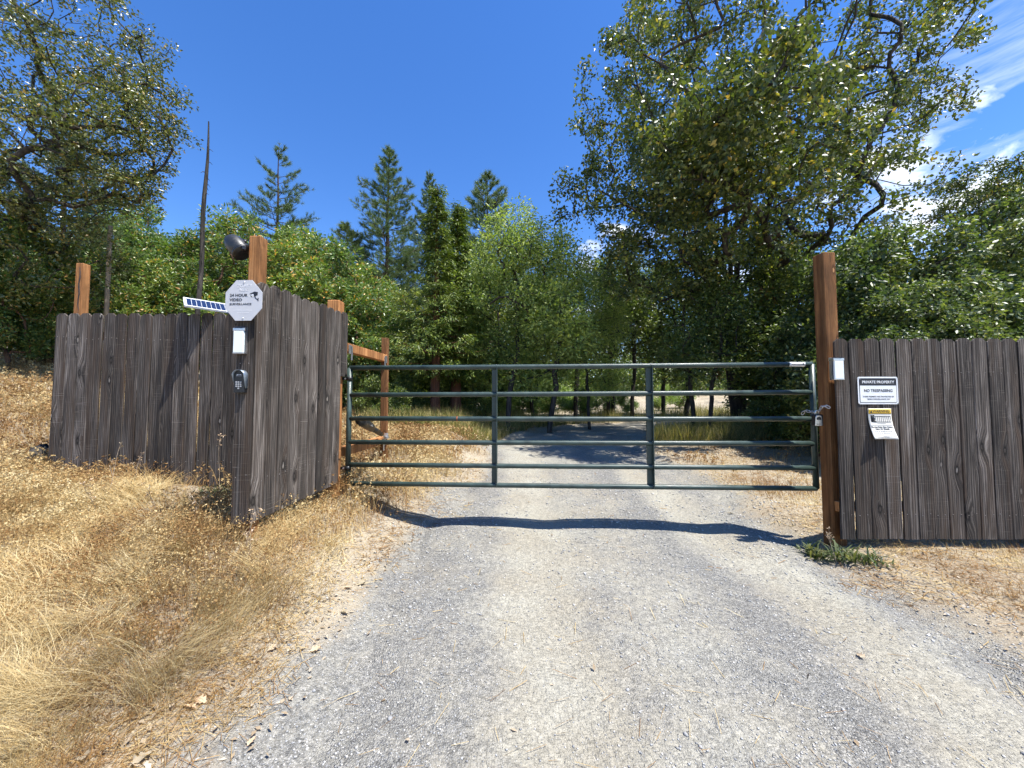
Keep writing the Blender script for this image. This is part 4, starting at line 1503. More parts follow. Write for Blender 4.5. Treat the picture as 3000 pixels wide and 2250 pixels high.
# ---- conifers
def pine_kind(seed, h, rmax, sparse=1.0, crown0=.22, tuftL=.26, top_open=False):
    rr_ = np.random.default_rng(seed)
    wd_ = Wood()
    zs = np.linspace(-.3, h, 22)
    sway = np.cumsum(rr_.normal(0, .015 * h / 17, 22))
    P_ = np.stack([sway, np.cumsum(rr_.normal(0, .012 * h / 17, 22)), zs], 1)
    wd_.limb(P_, np.interp(zs, [-.3, h], [.014 * h, .012]), 9)
    C_, D_ = [], []
    z = h * crown0
    while z < h - .15:
        f_ = (z - h * crown0) / (h * (1 - crown0))
        prof = (1 - f_) ** .85 * (.55 + .45 * min(1, f_ * 4 + .3))
        nb_ = int(rr_.integers(4, 7))
        a0 = rr_.uniform(0, 6.28)
        for b_ in range(nb_):
            if rr_.random() > sparse:
                continue
            ln = max(.28, rmax * prof * rr_.uniform(.6, 1.12))
            a_ = a0 + 6.28 * b_ / nb_ + rr_.normal(0, .25)
            base_ = np.array([np.interp(z, zs, P_[:, 0]), np.interp(z, zs, P_[:, 1]), z + rr_.uniform(-.12, .12)])
            out_ = np.array([math.cos(a_), math.sin(a_), 0])
            rise = np.interp(f_, [0, .5, 1], [-.12, .18, .75])
            s_ = np.linspace(0, 1, 6)
            pts = base_ + out_ * (ln * s_)[:, None] + np.array([0, 0, 1.0]) * (ln * (rise * s_ + .28 * s_ ** 2.2))[:, None]
            wd_.limb(pts, np.interp(s_, [0, 1], [.012 + .012 * ln, .006]), 3)
            tdir = out_ + np.array([0, 0, .7])
            tdir /= np.linalg.norm(tdir)
            C_.append(pts[-1])
            D_.append(tdir)
            nsh = int(5 + ln * 11)
            for k in range(nsh):
                s2 = rr_.uniform(.28, 1.0)
                pb = np.array([np.interp(s2, s_, pts[:, j]) for j in range(3)])
                sd = np.cross(out_, [0, 0, 1.0]) * rr_.choice([-1, 1])
                dv = out_ * rr_.uniform(.2, .9) + sd * rr_.uniform(.3, 1.0) + np.array([0, 0, rr_.uniform(.1, .8)])
                dv /= np.linalg.norm(dv)
                l2 = rr_.uniform(.12, .42) * ln * (1.1 - s2 * .5)
                pe = pb + dv * l2
                wd_.limb(np.stack([pb, pe]), [.006, .004], 3)
                C_.append(pe)
                D_.append((dv + np.array([0, 0, .4])) / np.linalg.norm(dv + np.array([0, 0, .4])))
                if l2 > .5:
                    C_.append(pb + dv * l2 * .55)
                    D_.append(dv)
        z += h * rr_.uniform(.021, .033)
    C_.append(P_[-1])
    D_.append(np.array([0, 0, 1.0]))
    V_, F_ = needles(np.array(C_), np.array(D_), 30, tuftL * .86, .0075, rr_, .58)
    return wd_.mesh('trunk', B_PINE), mesh_np('crown', V_, F_, L_PINE)


PINE = [pine_kind(131, 17.5, 4.1, .92, .12, .30), pine_kind(132, 15.0, 4.6, .75, .30, .32), pine_kind(133, 19.0, 4.2, .5, .36, .36)]


def cedar_kind(seed, h, rmax):
    rr_ = np.random.default_rng(seed)
    wd_ = Wood()
    zs = np.linspace(-.3, h, 16)
    wd_.limb(np.stack([np.zeros(16), np.zeros(16), zs], 1) + rr_.normal(0, .01, (16, 3)) * [1, 1, 0], np.interp(zs, [-.3, .5, h], [.19, .155, .012]), 12)
    C_, D_ = [], []
    z = h * .20
    while z < h - .05:
        f_ = (z - h * .2) / (h * .8)
        prof = (1 - f_) ** .95 * (.75 + .25 * math.sin(f_ * 9))
        for b_ in range(4):
            ln = max(.18, rmax * prof * rr_.uniform(.55, 1.1))
            a_ = rr_.uniform(0, 6.28)
            out_ = np.array([math.cos(a_), math.sin(a_), 0])
            s_ = np.linspace(0, 1, 5)
            pts = np.array([0, 0, z]) + out_ * (ln * s_)[:, None] + np.array([0, 0, 1.0]) * (ln * (-.25 * s_ + .30 * s_ ** 2.5))[:, None]
            wd_.limb(pts, np.interp(s_, [0, 1], [.008 + .009 * ln, .004]), 3)
            for k in range(int(4 + ln * 9)):
                s2 = rr_.uniform(.25, 1.0)
                pb = np.array([np.interp(s2, s_, pts[:, j]) for j in range(3)])
                sd = np.cross(out_, [0, 0, 1.0]) * rr_.uniform(-1, 1)
                C_.append(pb + sd * .3 * ln * (1.1 - s2) + rr_.normal(0, .05, 3))
                D_.append(out_ * .7 + sd * .6 + np.array([0, 0, -.35]))
        z += h * rr_.uniform(.010, .018)
    V_, F_ = leaves(np.array(C_), 11, (.16, .16, .10), .15, .030, rr_, .25, .55, forward=np.array(D_) * 1.2, fold=.05)
    return wd_.mesh('trunk', B_CEDAR), mesh_np('crown', V_, F_, L_CEDAR)


CEDAR = [cedar_kind(141, 7.6, 2.1), cedar_kind(142, 6.4, 1.6)]


def place(kind, name, label, cat, px, Y, top_px=None, native_h=None, rz=None, group=None, sxy=None, X=None):
    """stand a copy on the ground at a given place, its height set by where its top should reach"""
    X = U(px, 1180, Y)[0] if X is None else X
    z0 = H(X, Y)
    s_ = 1.0
    if top_px is not None:
        s_ = (U(px, top_px, Y)[1] - z0) / native_h
    k = sxy if sxy is not None else s_
    return tree_obj(name, label, cat, kind[0], kind[1], (X, Y, z0), random.uniform(0, 6.28) if rz is None else rz, (k, k, s_), group)


# pines far behind
place(PINE[0], 'pine_tree', 'tall full conical pine, tallest of the pines beyond the drive', 'tree', 1128, 24, 432, 17.5, sxy=1.15)
place(PINE[0], 'pine_tree', 'narrow pine spire just showing behind the cedars', 'tree', 1247, 27, 500, 17.5, sxy=.85)
place(PINE[1], 'pine_tree', 'round topped open pine behind the pale saplings', 'tree', 1421, 27, 515, 15.0, sxy=1.25)
place(PINE[2], 'pine_tree', 'ragged sparse pine with uneven limbs beyond the madrone thicket', 'tree', 795, 29, 418, 19.0, sxy=1.0)
place(PINE[1], 'pine_tree', 'bushy pine standing beside the tall conical pine', 'tree', 1010, 25, 660, 15.0, sxy=1.1)
place(PINE[0], 'pine_tree', 'dark pine mostly hidden behind the evergreen oak on the bank', 'tree', 150, 11.5, 330, 17.5, sxy=.55)
place(PINE[1], 'pine_tree', 'dark pine at the far end of the notice-bearing fence', 'tree', 2985, 9.0, 760, 15.0, sxy=.42)
# cedars
place(CEDAR[0], 'cedar_tree', 'yellow green cedar with a red trunk, taller of the pair past the brace post', 'tree', 1275, 11.2, 545, 7.6)
place(CEDAR[1], 'cedar_tree', 'yellow green cedar with a red trunk, shorter of the pair past the brace post', 'tree', 1336, 12.0, 600, 6.4, sxy=1.1)
# pale saplings and darker ones under the oak
place(ASH[0], 'ash_sapling', 'tall pale green sapling beside the cedars', 'tree', 1490, 11.4, 635, 6.6)
place(ASH[1], 'ash_sapling', 'pale green sapling between the tall pale one and the oak', 'tree', 1610, 11.8, 715, 5.4)
place(ASH[1], 'ash_sapling', 'short pale green sapling in front of the dark thicket', 'tree', 1730, 12.8, 830, 5.4, sxy=.8)
for where, spots in (
        ('close beside the two cedars', ((1447, 14.0, 800, 0), (1205, 13.8, 860, 1), (1395, 16.0, 760, 0))),
        ('standing where the drive bends away', ((1562, 16.2, 830, 1), (1574, 17.8, 800, 0), (1682, 15.4, 720, 0), (1776, 16.8, 780, 1), (1796, 18.6, 760, 0), (1851, 17.2, 760, 0), (1945, 19.5, 800, 1))),
        ('on the drive side of the oak trunk', ((2034, 10.8, 740, 0), (2070, 10.2, 830, 1))),
        ('between the oak trunk and the latch post', ((2290, 11.6, 720, 0), (2345, 10.6, 780, 1), (2250, 13.6, 700, 1)))):
    for px, Y, tpx, kd in spots:
        place(SAP[kd], 'sapling', 'slender dark trunked sapling ' + where, 'tree', px, Y, tpx, (5.4, 4.6)[kd], group='saplings ' + where)
# madrones on the bank
for where, spots in (
        ('under the leaning evergreen oak at the bank edge', ((20, 8.6, 720, 0), (-60, 9.2, 560, 1), (75, 9.4, 640, 2), (120, 10.5, 700, 1), (150, 9.5, 800, 0))),
        ('behind the cracked post of the plain fence', ((250, 11, 740, 1),)),
        ('around the foot of the pale timber pole', ((330, 13, 700, 2), (290, 17, 650, 1))),
        ('between the pale pole and the charred snag', ((440, 11.5, 740, 0), (420, 18, 650, 2))),
        ('around the foot of the charred snag', ((520, 14, 690, 1), (600, 12, 740, 2), (560, 19, 680, 0))),
        ('behind the black hood on the sign post', ((690, 15, 615, 0), (735, 12.5, 660, 1))),
        ('showing above the slanting top of the wing fence', ((830, 12, 690, 2), (905, 11.4, 730, 0), (880, 18, 690, 1))),
        ('behind the short hinge post', ((960, 13.2, 720, 1), (1010, 16, 730, 0), (1000, 20, 780, 0), (1075, 19, 760, 2))),
        ('behind the timber brace frame', ((1035, 11.6, 800, 2), (1100, 14.5, 850, 0)))):
    for px, Y, tpx, kd in spots:
        place(MAD[kd], 'madrone_tree', 'glossy green madrone ' + where, 'tree', px, Y, tpx, 4.9, group='madrones ' + where)
place(MAD[1], 'madrone_tree', 'big rounded olive tree cresting the thicket near the pale pole', 'tree', 380, 24, 592, 4.9, sxy=1.9)
# low growth under the trees
for where, spots in (
        ('around the feet of the red cedar trunks', ((1210, 11.5, 1100, 0), (1320, 12.6, 1120, 1), (1390, 12.6, 1130, 0), (1180, 14, 1000, 0), (1290, 15, 1020, 1))),
        ('behind the timber brace frame', ((1080, 10.2, 1110, 0), (1150, 9.8, 1130, 1), (1050, 12, 1010, 1))),
        ('in the dark shade behind the gate latch', ((2310, 9.0, 1120, 0), (2340, 8.6, 1130, 1), (2335, 10.4, 980, 0), (2240, 14.0, 1060, 1), (2380, 9.6, 960, 0), (2400, 7.6, 1100, 1), (2420, 10.5, 1000, 0)))):
    for px, Y, tpx, kd in spots:
        place(LOW[kd], 'low_bush', 'low leafy bush ' + where, 'bush', px, Y, tpx, 1.75, group='low bushes ' + where)
for px, Y, tpx in ((1450, 15.6, 1130), (1530, 17.5, 1120), (1620, 20, 1120), (1700, 19.0, 1140), (1770, 21, 1130), (1840, 22, 1145), (1930, 24, 1130), (1480, 22, 1070), (1590, 24, 1060), (1990, 26, 1120), (1690, 26, 1080), (1380, 19, 1080)):
    place(LOWP, 'pale_bush', 'low bright green bush in the sun past the drive', 'bush', px, Y, tpx, 1.6, group='bright bushes past the drive')
# broad-leaved oaks behind the notice-bearing fence
for what, spots in (
        ('tall bright young oak standing well behind the notice-bearing fence', ((2480, 7.6, 730, 0), (2600, 8.2, 650, 1), (2720, 7.6, 670, 0), (2830, 8.6, 600, 1), (2940, 7.8, 700, 0), (3050, 8.4, 660, 1))),
        ('short bright young oak just over the tops of the notice-bearing fence', ((2560, 6.4, 860, 1), (2690, 6.2, 840, 0), (2820, 6.3, 850, 1)))):
    for px, Y, tpx, kd in spots:
        place(BRO[kd], 'young_oak_tree', what, 'tree', px, Y, tpx, 4.9, group=what.split(' standing')[0].split(' just')[0] + 's behind the fence')
place(THK[0], 'thicket_tree', 'dark thicket tree between the oak trunk and the latch post', 'tree', 2330, 10.8, 760, 4.5)
place(THK[1], 'thicket_tree', 'dark thicket tree standing directly behind the latch post', 'tree', 2400, 9.2, 700, 4.5)
place(THK[0], 'thicket_tree', 'dark thicket tree behind the oak trunk on the drive side', 'tree', 2010, 18.0, 700, 4.5)
# gnarled oak showing over the young ones
r3 = np.random.default_rng(31)
gxx = U(2960, 1180, 13)[0]
gzz = H(gxx, 13)
og = (gxx, 13.0, gzz)
trunk = [(0, 0, -.3), (-.1, 0, 1.5), (-.5, 0, 3.0), (-.9, 0, 4.4), (-.5, 0, 5.8), (-.1, 0, 7.0)]
blobs = [blob(2900, 530, 13, 1.6, 1.5, .35, 60, 1.1, og), blob(3000, 590, 13, 1.8, 1.5, .5, 70, 1.1, og), blob(2850, 620, 13, 1.4, 1.4, .45, 60, 1.1, og), blob(2960, 690, 13, 1.8, 1.6, .45, 70, 1.1, og), blob(3080, 560, 13, 1.4, 1.4, .8, 50, 1.1, og)]
wd, tp, td, *_ = grow(trunk, blobs, r3, .4, .008, .47, wander=.2, lift=.1)
V1, F1 = leaves(tp, 55, (.34, .34, .16), .11, .06, r3, .1, .4)
tree_obj('gnarled_oak_tree', 'gnarled dark oak with layered limbs rising above the young oaks', 'tree', wd.mesh('trunk', B_OAK), mesh_np('crown', V1, F1, L_OAK), og)

# dead snag and pole
sxx, _ = U(577, 900, 9.6)
sn = thing('dead_snag', 'charred bare dead trunk standing above the madrone thicket', 'tree', (sxx, 9.6, H(sxx, 9.6)))
wd = Wood()
ztop = U(590, 356, 9.6)[1] - H(sxx, 9.6)
zs = np.linspace(-.3, ztop, 16)
Ps = np.stack([.12 * zs / ztop + .012 * np.sin(zs * 2.3), .01 * np.cos(zs * 2), zs], 1)
wd.limb(Ps, np.interp(zs, [0, ztop * .75, ztop], [.062, .046, .014]), 9)
link('trunk', wd.mesh('trunk', B_SNAG), sn)
rs = np.random.default_rng(5)
for k in range(22):
    wdd = Wood()
    zz = rs.uniform(ztop * .35, ztop * .97)
    a_ = rs.uniform(0, 6.28)
    p0 = np.array([.12 * zz / ztop, 0, zz])
    zz = zz if k else ztop * .42
    p0[2] = zz
    L_ = rs.uniform(.05, .15) if k else .45
    dv = np.array([math.cos(a_), math.sin(a_), rs.uniform(-.5, .3)]) if k else np.array([-.75, 0, -.65])
    wdd.limb(np.stack([p0, p0 + dv * L_ * .6, p0 + dv * L_ + [0, 0, -.05]]), [.012, .008, .004], 4)
    link('branch_stub', wdd.mesh('branch_stub', B_SNAG), sn)
pxx, _ = U(322, 700, 9.9)
pol = thing('timber_pole', 'pale bleached timber pole standing among the madrones', 'pole', (pxx, 9.9, H(pxx, 9.9)))
zt_ = U(322, 662, 9.9)[1] - H(pxx, 9.9)
MB().tube([(0, 0, -.3), (.01, 0, zt_ * .5), (.0, 0, zt_ - .02), (0, 0, zt_)], [.055, .052, .05, .046], 10).build('shaft', B_POLE, pol, True)
MB().box((.06, 0, zt_ - .30), (.04, .04, .10)).build('bracket', M_GALV, pol)
# bare dead conifer far off
dxx, _ = U(318, 600, 34)
dt = thing('bare_conifer', 'thin bare dead conifer far behind the bank thicket', 'tree', (dxx, 34, H(dxx, 34)))
wd = Wood()
zt_ = U(318, 545, 34)[1] - H(dxx, 34)
wd.limb(np.array([(0, 0, -.3), (0, 0, zt_ * .5), (0, 0, zt_)]), [.2, .11, .02], 6)
for k in range(70):
    zz = rs.uniform(zt_ * .55, zt_ * .98)
    a_ = rs.uniform(0, 6.28)
    L_ = 1.9 * (1.05 - zz / zt_) * 2.2 * rs.uniform(.5, 1)
    p0 = np.array([0, 0, zz])
    wd.limb(np.stack([p0, p0 + np.array([math.cos(a_), math.sin(a_), .05]) * L_ * .5, p0 + np.array([math.cos(a_), math.sin(a_), -.15]) * L_]), [.03, .02, .008], 3)
link('trunk', wd.mesh('trunk', B_SNAG), dt)

# woods far behind: one mass
r4 = np.random.default_rng(51)
n = 1100
fy = r4.uniform(30, 60, n)
fx = r4.uniform(-1.5, 1.7, n) * fy
sel = (off_road(fx, fy) > 3) & ~((fx / fy > -.15) & (fx / fy < .62) & (fy < 46))
fx, fy = fx[sel], fy[sel]
fy = np.concatenate([fy, r4.uniform(46, 75, 700)])
fx = np.concatenate([fx, r4.uniform(-.2, .75, 700) * fy[-700:]])
fz = hgt(fx, fy)
hh = r4.uniform(2.5, 7.5, len(fx)) * (1 + .35 * (fy > 46))
cs = []
for x_, y_, z_, h_ in zip(fx, fy, fz, hh):
    k = 9
    rr_ = r4.random((k, 3))
    cs.append(np.stack([x_ + r4.normal(0, 1.3, k), y_ + r4.normal(0, 1.3, k), z_ + rr_[:, 2] * h_], 1))
V, F = leaves(np.concatenate(cs), 11, (.9, .9, .7), .42, .22, r4, .2, .4)
fw = link('far_woods', mesh_np('far_woods', V, F, L_SHADE))
tag(fw, 'mass of mixed green woodland filling the distance', 'woods', kind='stuff')

# ------------------------------------------------------------------ grass, litter, stones
def tall_field(X, Y):
    """0..1: how tall the dry grass stands"""
    n_ = vnoise(X, Y, 1.1, 31) * .6 + vnoise(X, Y, 3.2, 32) * .4
    left = X < road_c(Y)
    base_ = np.where(left, np.interp(Y, [.8, 1.7, 2.4, 3.2, 6, 14], [.34, .42, .62, .95, 1.0, .9]), np.interp(Y, [1, 3, 5, 7, 14], [.22, .22, .25, .4, .6]))
    return base_ * (.35 + 1.1 * n_)


def scatter_grass(N0, seed, ymin, ymax, xr=1.75):
    rr_ = np.random.default_rng(seed)
    Y = np.exp(rr_.uniform(math.log(ymin), math.log(ymax), N0))
    X = rr_.uniform(-xr, xr, N0) * (Y + .4)
    orr = off_road(X, Y) + (vnoise(X, Y, 1.6, 33) - .5) * .5 + (vnoise(X, Y, 6, 34) - .5) * .25
    left = X < road_c(Y)
    dens = np.where(left, sstep(.0, .55, orr), sstep(.05, .5, orr) * np.interp(Y, [0, 4.4, 5.5], [.62, .5, .8]))
    tuft = vnoise(X, Y, 2.3, 35) * .55 + vnoise(X, Y, 8.0, 36) * .45
    dens = dens * np.where(left & (Y > 2.0), .45 + .9 * tuft, np.clip(tuft * 2.1 - .42, .06, 1))
    # bare trodden earth between the two fences and along the bank below the trees
    bare = np.exp(-(((X + 2.85) / .75) ** 2 + ((Y - 3.78) / .36) ** 2) ** 2)
    dens = dens * (1 - .96 * bare)
    dens = np.where((X < -4.6) & (Y > 4.6), dens * .55, dens)
    trod = np.exp(-(((X + 1.2) / .62) ** 2 + ((Y - 1.5) / .24) ** 2) ** 2)
    dens = dens * (1 - .8 * trod)
    # shade of the trees keeps the floor thin
    dens = np.where((X > 3.4) & (Y > 6.5), dens * .35, dens)
    s_ = rr_.random(N0) < dens
    return X[s_], Y[s_], rr_


def blades(X, Y, Hh, Wd, lean, rr_, az=None, seg=3):
    n_ = len(X)
    Z = hgt(X, Y) - .006
    a_ = rr_.uniform(0, 6.28, n_) if az is None else az
    d = np.stack([np.cos(a_), np.sin(a_)], 1)
    fa = rr_.uniform(0, 6.28, n_)
    s = np.stack([np.cos(fa), np.sin(fa), np.zeros(n_)], 1)
    V = []
    for k in range(seg):
        f_ = k / seg
        p_ = np.stack([X + d[:, 0] * lean * Hh * f_ ** 1.6, Y + d[:, 1] * lean * Hh * f_ ** 1.6, Z + Hh * f_ * (1 - .28 * np.minimum(lean, 1.4) * f_)], 1)
        wv = (Wd * (1 - .55 * f_))[:, None] * s * .5
        V += [p_ - wv, p_ + wv]
    tip = np.stack([X + d[:, 0] * lean * Hh, Y + d[:, 1] * lean * Hh, Z + Hh * (1 - .28 * np.minimum(lean, 1.4))], 1)
    V.append(tip)
    m_ = 2 * seg + 1
    VV = np.stack(V, 1).reshape(-1, 3)
    b = np.arange(n_)[:, None] * m_
    Q = [b + np.array([[2 * k, 2 * k + 1, 2 * k + 3, 2 * k + 2]]) for k in range(seg - 1)]
    T = b + np.array([[2 * seg - 2, 2 * seg - 1, 2 * seg]])
    return VV, np.concatenate(Q), T, tip


def grass_object(name, parts, m_, label):
    VV, QQ, TT, nv = [], [], [], 0
    for V, Q, T in parts:
        VV.append(V)
        if Q is not None:
            QQ.append(Q + nv)
        if T is not None:
            TT.append(T + nv)
        nv += len(V)
    fs = []
    if QQ:
        fs.append(np.concatenate(QQ))
    if TT:
        fs.append(np.concatenate(TT))
    o = link(name, mesh_np(name, np.concatenate(VV), fs, m_))
    return tag(o, label, 'grass', kind='stuff')


parts = []
X, Y, rr_ = scatter_grass(330000, 71, .85, 13)
tf = tall_field(X, Y)
Hh = (.035 + .27 * tf * rr_.uniform(.45, 1.15, len(X)))
wdt = .0022 * np.clip(Y / 2.2, .8, 3.2)
# combed by wind and feet: neighbouring blades lean together
comb = vnoise(X, Y, .9, 41) * 9.5 + rr_.normal(0, .75, len(X))
lean = np.abs(rr_.normal(.45, .35, len(X))) + .7 * (vnoise(X, Y, 1.7, 42) > .62) + .5 * (Y < 2.2)
V, Q, T, tip = blades(X, Y, Hh, wdt, lean, rr_, comb)
parts.append((V, Q, T))
# seed heads on the standing grass
hs_ = (tf > .42) & (rr_.random(len(X)) < .62)
ti = tip[hs_]
V, F = leaves(ti, 4, .016, .018, .009, rr_, .25, .2)
sz_k = np.repeat(np.clip(ti[:, 1] / 2.8, .8, 2.6), 4)
Cn = np.repeat(V.reshape(-1, 4, 3)[:, :1, :], 4, axis=1)
V = (Cn + (V.reshape(-1, 4, 3) - Cn) * sz_k[:, None, None]).reshape(-1, 3)
parts.append((V, None, F))
# longer pale tufts, each combed over one way
rt_ = np.random.default_rng(83)
tx, ty = [], []
while len(tx) < 95:
    y_ = math.exp(rt_.uniform(math.log(1.35), math.log(4.0)))
    x_ = rt_.uniform(-1.5, -.2) * y_
    if off_road(x_, y_) < .35 or x_ > road_c(y_) or (abs(x_ + 1.2) < .5 and abs(y_ - 1.5) < .2) or (abs(x_ + 2.8) < .6 and abs(y_ - 3.75) < .3):
        continue
    tx.append(x_)
    ty.append(y_)
tX = np.repeat(np.array(tx), 130) + rt_.normal(0, .055, 95 * 130)
tY = np.repeat(np.array(ty), 130) + rt_.normal(0, .055, 95 * 130)
taz = np.repeat(vnoise(np.array(tx), np.array(ty), 1.3, 84) * 9 + rt_.normal(0, .9, 95), 130) + rt_.normal(0, .55, 95 * 130)
tH = np.repeat(rt_.uniform(.14, .30, 95), 130) * rt_.uniform(.6, 1.15, 95 * 130)
tL = np.repeat(rt_.uniform(.5, 1.5, 95), 130) + rt_.normal(0, .2, 95 * 130)
Vt, Qt, Tt, _ = blades(tX, tY, tH, .0024 * np.clip(tY / 2.0, .8, 2.2), np.clip(tL, .1, 2), rt_, taz, 4)
grass_object('straw_tufts', [(Vt, Qt, Tt)], L_STRAW, 'long pale straw tufts bent over among the dry grass')
grass_object('dry_grass', parts, M_GRASS, 'golden dry grass covering the banks beside the drive')

# half-green grass under the trees
rr_ = np.random.default_rng(77)
n = 75000
Y = 9.0 + 15 * rr_.random(n) ** 1.5
X = rr_.uniform(-.4, .7, n) * Y
orr = off_road(X, Y)
k = (orr > .15 + .5 * (vnoise(X, Y, 1.2, 44) - .5)) & (rr_.random(n) < np.clip(1.4 - orr / 6, .15, 1))
X, Y = X[k], Y[k]
V, Q, T, tip = blades(X, Y, rr_.uniform(.15, .6, len(X)) * (.5 + vnoise(X, Y, .8, 45)), np.full(len(X), .012), np.abs(rr_.normal(.35, .25, len(X))), rr_)
grass_object('roadside_grass', [(V, Q, T)], L_GREENGRASS, 'half green rough grass along the far verge under the trees')

# broken straw lying flat
rr_ = np.random.default_rng(78)
n = 120000
Y = np.exp(rr_.uniform(math.log(.85), math.log(10), n))
X = rr_.uniform(-1.7, 1.7, n) * (Y + .4)
orr = off_road(X, Y) + (vnoise(X, Y, 2.0, 46) - .5) * .7
k = (rr_.random(n) < np.clip(sstep(-.25, .25, orr) + .012, 0, 1))
X, Y = X[k], Y[k]
n = len(X)
Z = np.maximum(hgt(X, Y), np.where(off_road(X, Y) < .05, road_z(X, Y), -9)) + rr_.uniform(.002, .016, n)
a_ = rr_.uniform(0, 6.28, n)
L_ = rr_.uniform(.03, .13, n)
d = np.stack([np.cos(a_), np.sin(a_), rr_.normal(0, .10, n)], 1) * L_[:, None] * .5
s = np.stack([-np.sin(a_), np.cos(a_), rr_.normal(0, .3, n)], 1) * (.0011 * np.clip(Y / 2.0, .9, 3))[:, None]
P_ = np.stack([X, Y, Z], 1)
V = np.stack([P_ - d - s, P_ - d + s, P_ + d + s, P_ + d - s], 1).reshape(-1, 3)
Q = np.arange(n * 4).reshape(-1, 4)
grass_object('straw', [(V, Q, None)], M_GRASS, 'broken straw lying flat on the bare verge')

# small dead leaves over the ground, one mass, and a few large ones that stand out
rr_ = np.random.default_rng(79)
n = 26000
Y = np.exp(rr_.uniform(math.log(1.0), math.log(14), n))
X = rr_.uniform(-1.7, 1.7, n) * (Y + .4)
orr = off_road(X, Y)
k = (rr_.random(n) < np.where(orr > -.15, np.where((Y > 4.5), .8, .55 * np.exp(-((orr - .15) / .38) ** 2) + .05), .004))
X, Y = X[k], Y[k]
C_ = np.stack([X, Y, np.maximum(hgt(X, Y), np.where(off_road(X, Y) < .05, road_z(X, Y), -9)) + .006], 1)
V, F = leaves(C_, 1, .004, .036, .019, rr_, 0, .90, fold=.15)
lit = link('leaf_litter', mesh_np('leaf_litter', V, F, L_DRYLEAF))
tag(lit, 'small dead leaves strewn over the verges', 'leaf litter', kind='stuff')


def lobed_leaf(seed):
    q_ = np.random.default_rng(seed)
    n_ = 14
    L_, R_ = [], []
    for i in range(n_ + 1):
        s_ = i / n_
        wv = .30 * math.sin(math.pi * min(1, s_ * 1.02)) ** .8 * (1 + .38 * math.cos(s_ * 6.28 * 3.2)) + .004
        zc = .05 * math.sin(s_ * 5 + q_.uniform(0, 3)) + .06 * s_
        L_.append((-wv, s_ - .5, zc + wv * q_.uniform(.25, .6)))
        R_.append((wv, s_ - .5, zc + wv * q_.uniform(.25, .6)))
    mid = [(0, i / n_ - .5, .03 * math.sin(i / n_ * 5)) for i in range(n_ + 1)]
    vs = L_ + mid + R_
    fs = []
    for i in range(n_):
        fs.append((i, n_ + 1 + i, n_ + 2 + i, i + 1))
        fs.append((n_ + 1 + i, 2 * n_ + 2 + i, 2 * n_ + 3 + i, n_ + 2 + i))
    mb_ = MB()
    mb_.add(vs, fs)
    mb_.tube([(0, -.5, .0), (0, -.68, .05)], [.012, .008], 4)
    return mb_.mesh('fallen_leaf', L_DRYLEAF, True)


LL = [lobed_leaf(k) for k in range(3)]
for k, (px, py, yy, sz) in enumerate(((420, 2140, 1.55, .075), (500, 2215, 1.45, .07), (30, 2180, 1.48, .10), (250, 2150, 1.52, .06), (590, 1995, 1.82, .055), (800, 1850, 2.2, .06), (1060, 1690, 3.0, .07), (1010, 1770, 2.6, .06),
                                 (925, 1860, 2.25, .06), (900, 2140, 1.62, .05), (1020, 1720, 2.9, .055), (2140, 1510, 4.6, .06), (2520, 1860, 2.25, .05), (740, 2060, 1.7, .045), (560, 2010, 1.78, .05))):
    x_ = U(px, py, yy)[0]
    z_ = max(H(x_, yy), float(road_z(np.array([x_]), np.array([yy]))[0]) if off_road(x_, yy) < 0 else -9)
    o = link('fallen_leaf', LL[k % 3], None, (x_, yy, z_ + .012), (random.uniform(-.3, .3), random.uniform(-.3, .3), random.uniform(0, 6.28)), (sz, sz, sz))
    tag(o, 'curled pale dead oak leaf lying on the dry verge', 'leaf', 'large fallen leaves')

# stones
def pebble_mesh(seed):
    q_ = np.random.default_rng(seed)
    g = (1 + 5 ** .5) / 2
    vs = np.array([(-1, g, 0), (1, g, 0), (-1, -g, 0), (1, -g, 0), (0, -1, g), (0, 1, g), (0, -1, -g), (0, 1, -g), (g, 0, -1), (g, 0, 1), (-g, 0, -1), (-g, 0, 1)], float)
    vs /= np.linalg.norm(vs[0])
    fs = np.array([(0, 11, 5), (0, 5, 1), (0, 1, 7), (0, 7, 10), (0, 10, 11), (1, 5, 9), (5, 11, 4), (11, 10, 2), (10, 7, 6), (7, 1, 8), (3, 9, 4), (3, 4, 2), (3, 2, 6), (3, 6, 8), (3, 8, 9), (4, 9, 5), (2, 4, 11), (6, 2, 10), (8, 6, 7), (9, 8, 1)])
    vs = vs * (1 + q_.normal(0, .16, (12, 1))) * np.array([1.0, q_.uniform(.6, .9), q_.uniform(.38, .6)])
    return mesh_np('pebble', vs * .5, fs, M_PEBBLE)


PB = [pebble_mesh(k) for k in range(7)]
rr_ = np.random.default_rng(80)
made = 0
while made < 280:
    y_ = 1.35 + 2.6 * rr_.random() ** 1.6
    x_ = rr_.uniform(-1.45, 1.4) * y_
    orr = float(off_road(x_, y_))
    if orr > .35 or orr < -1.95:
        continue
    edge_w = .35 + .65 * math.exp(-abs(orr + .2) / .5)
    if rr_.random() > edge_w:
        continue
    sz = rr_.uniform(.010, .017) if rr_.random() < .82 else rr_.uniform(.017, .032)
    z_ = max(H(x_, y_), float(road_z(np.array([x_]), np.array([y_]))[0]))
    link('pebble', PB[made % 7], drive, (x_, y_, z_ + sz * .10), (rr_.normal(0, .25), rr_.normal(0, .25), rr_.uniform(0, 6.28)), (sz, sz, sz))
    made += 1
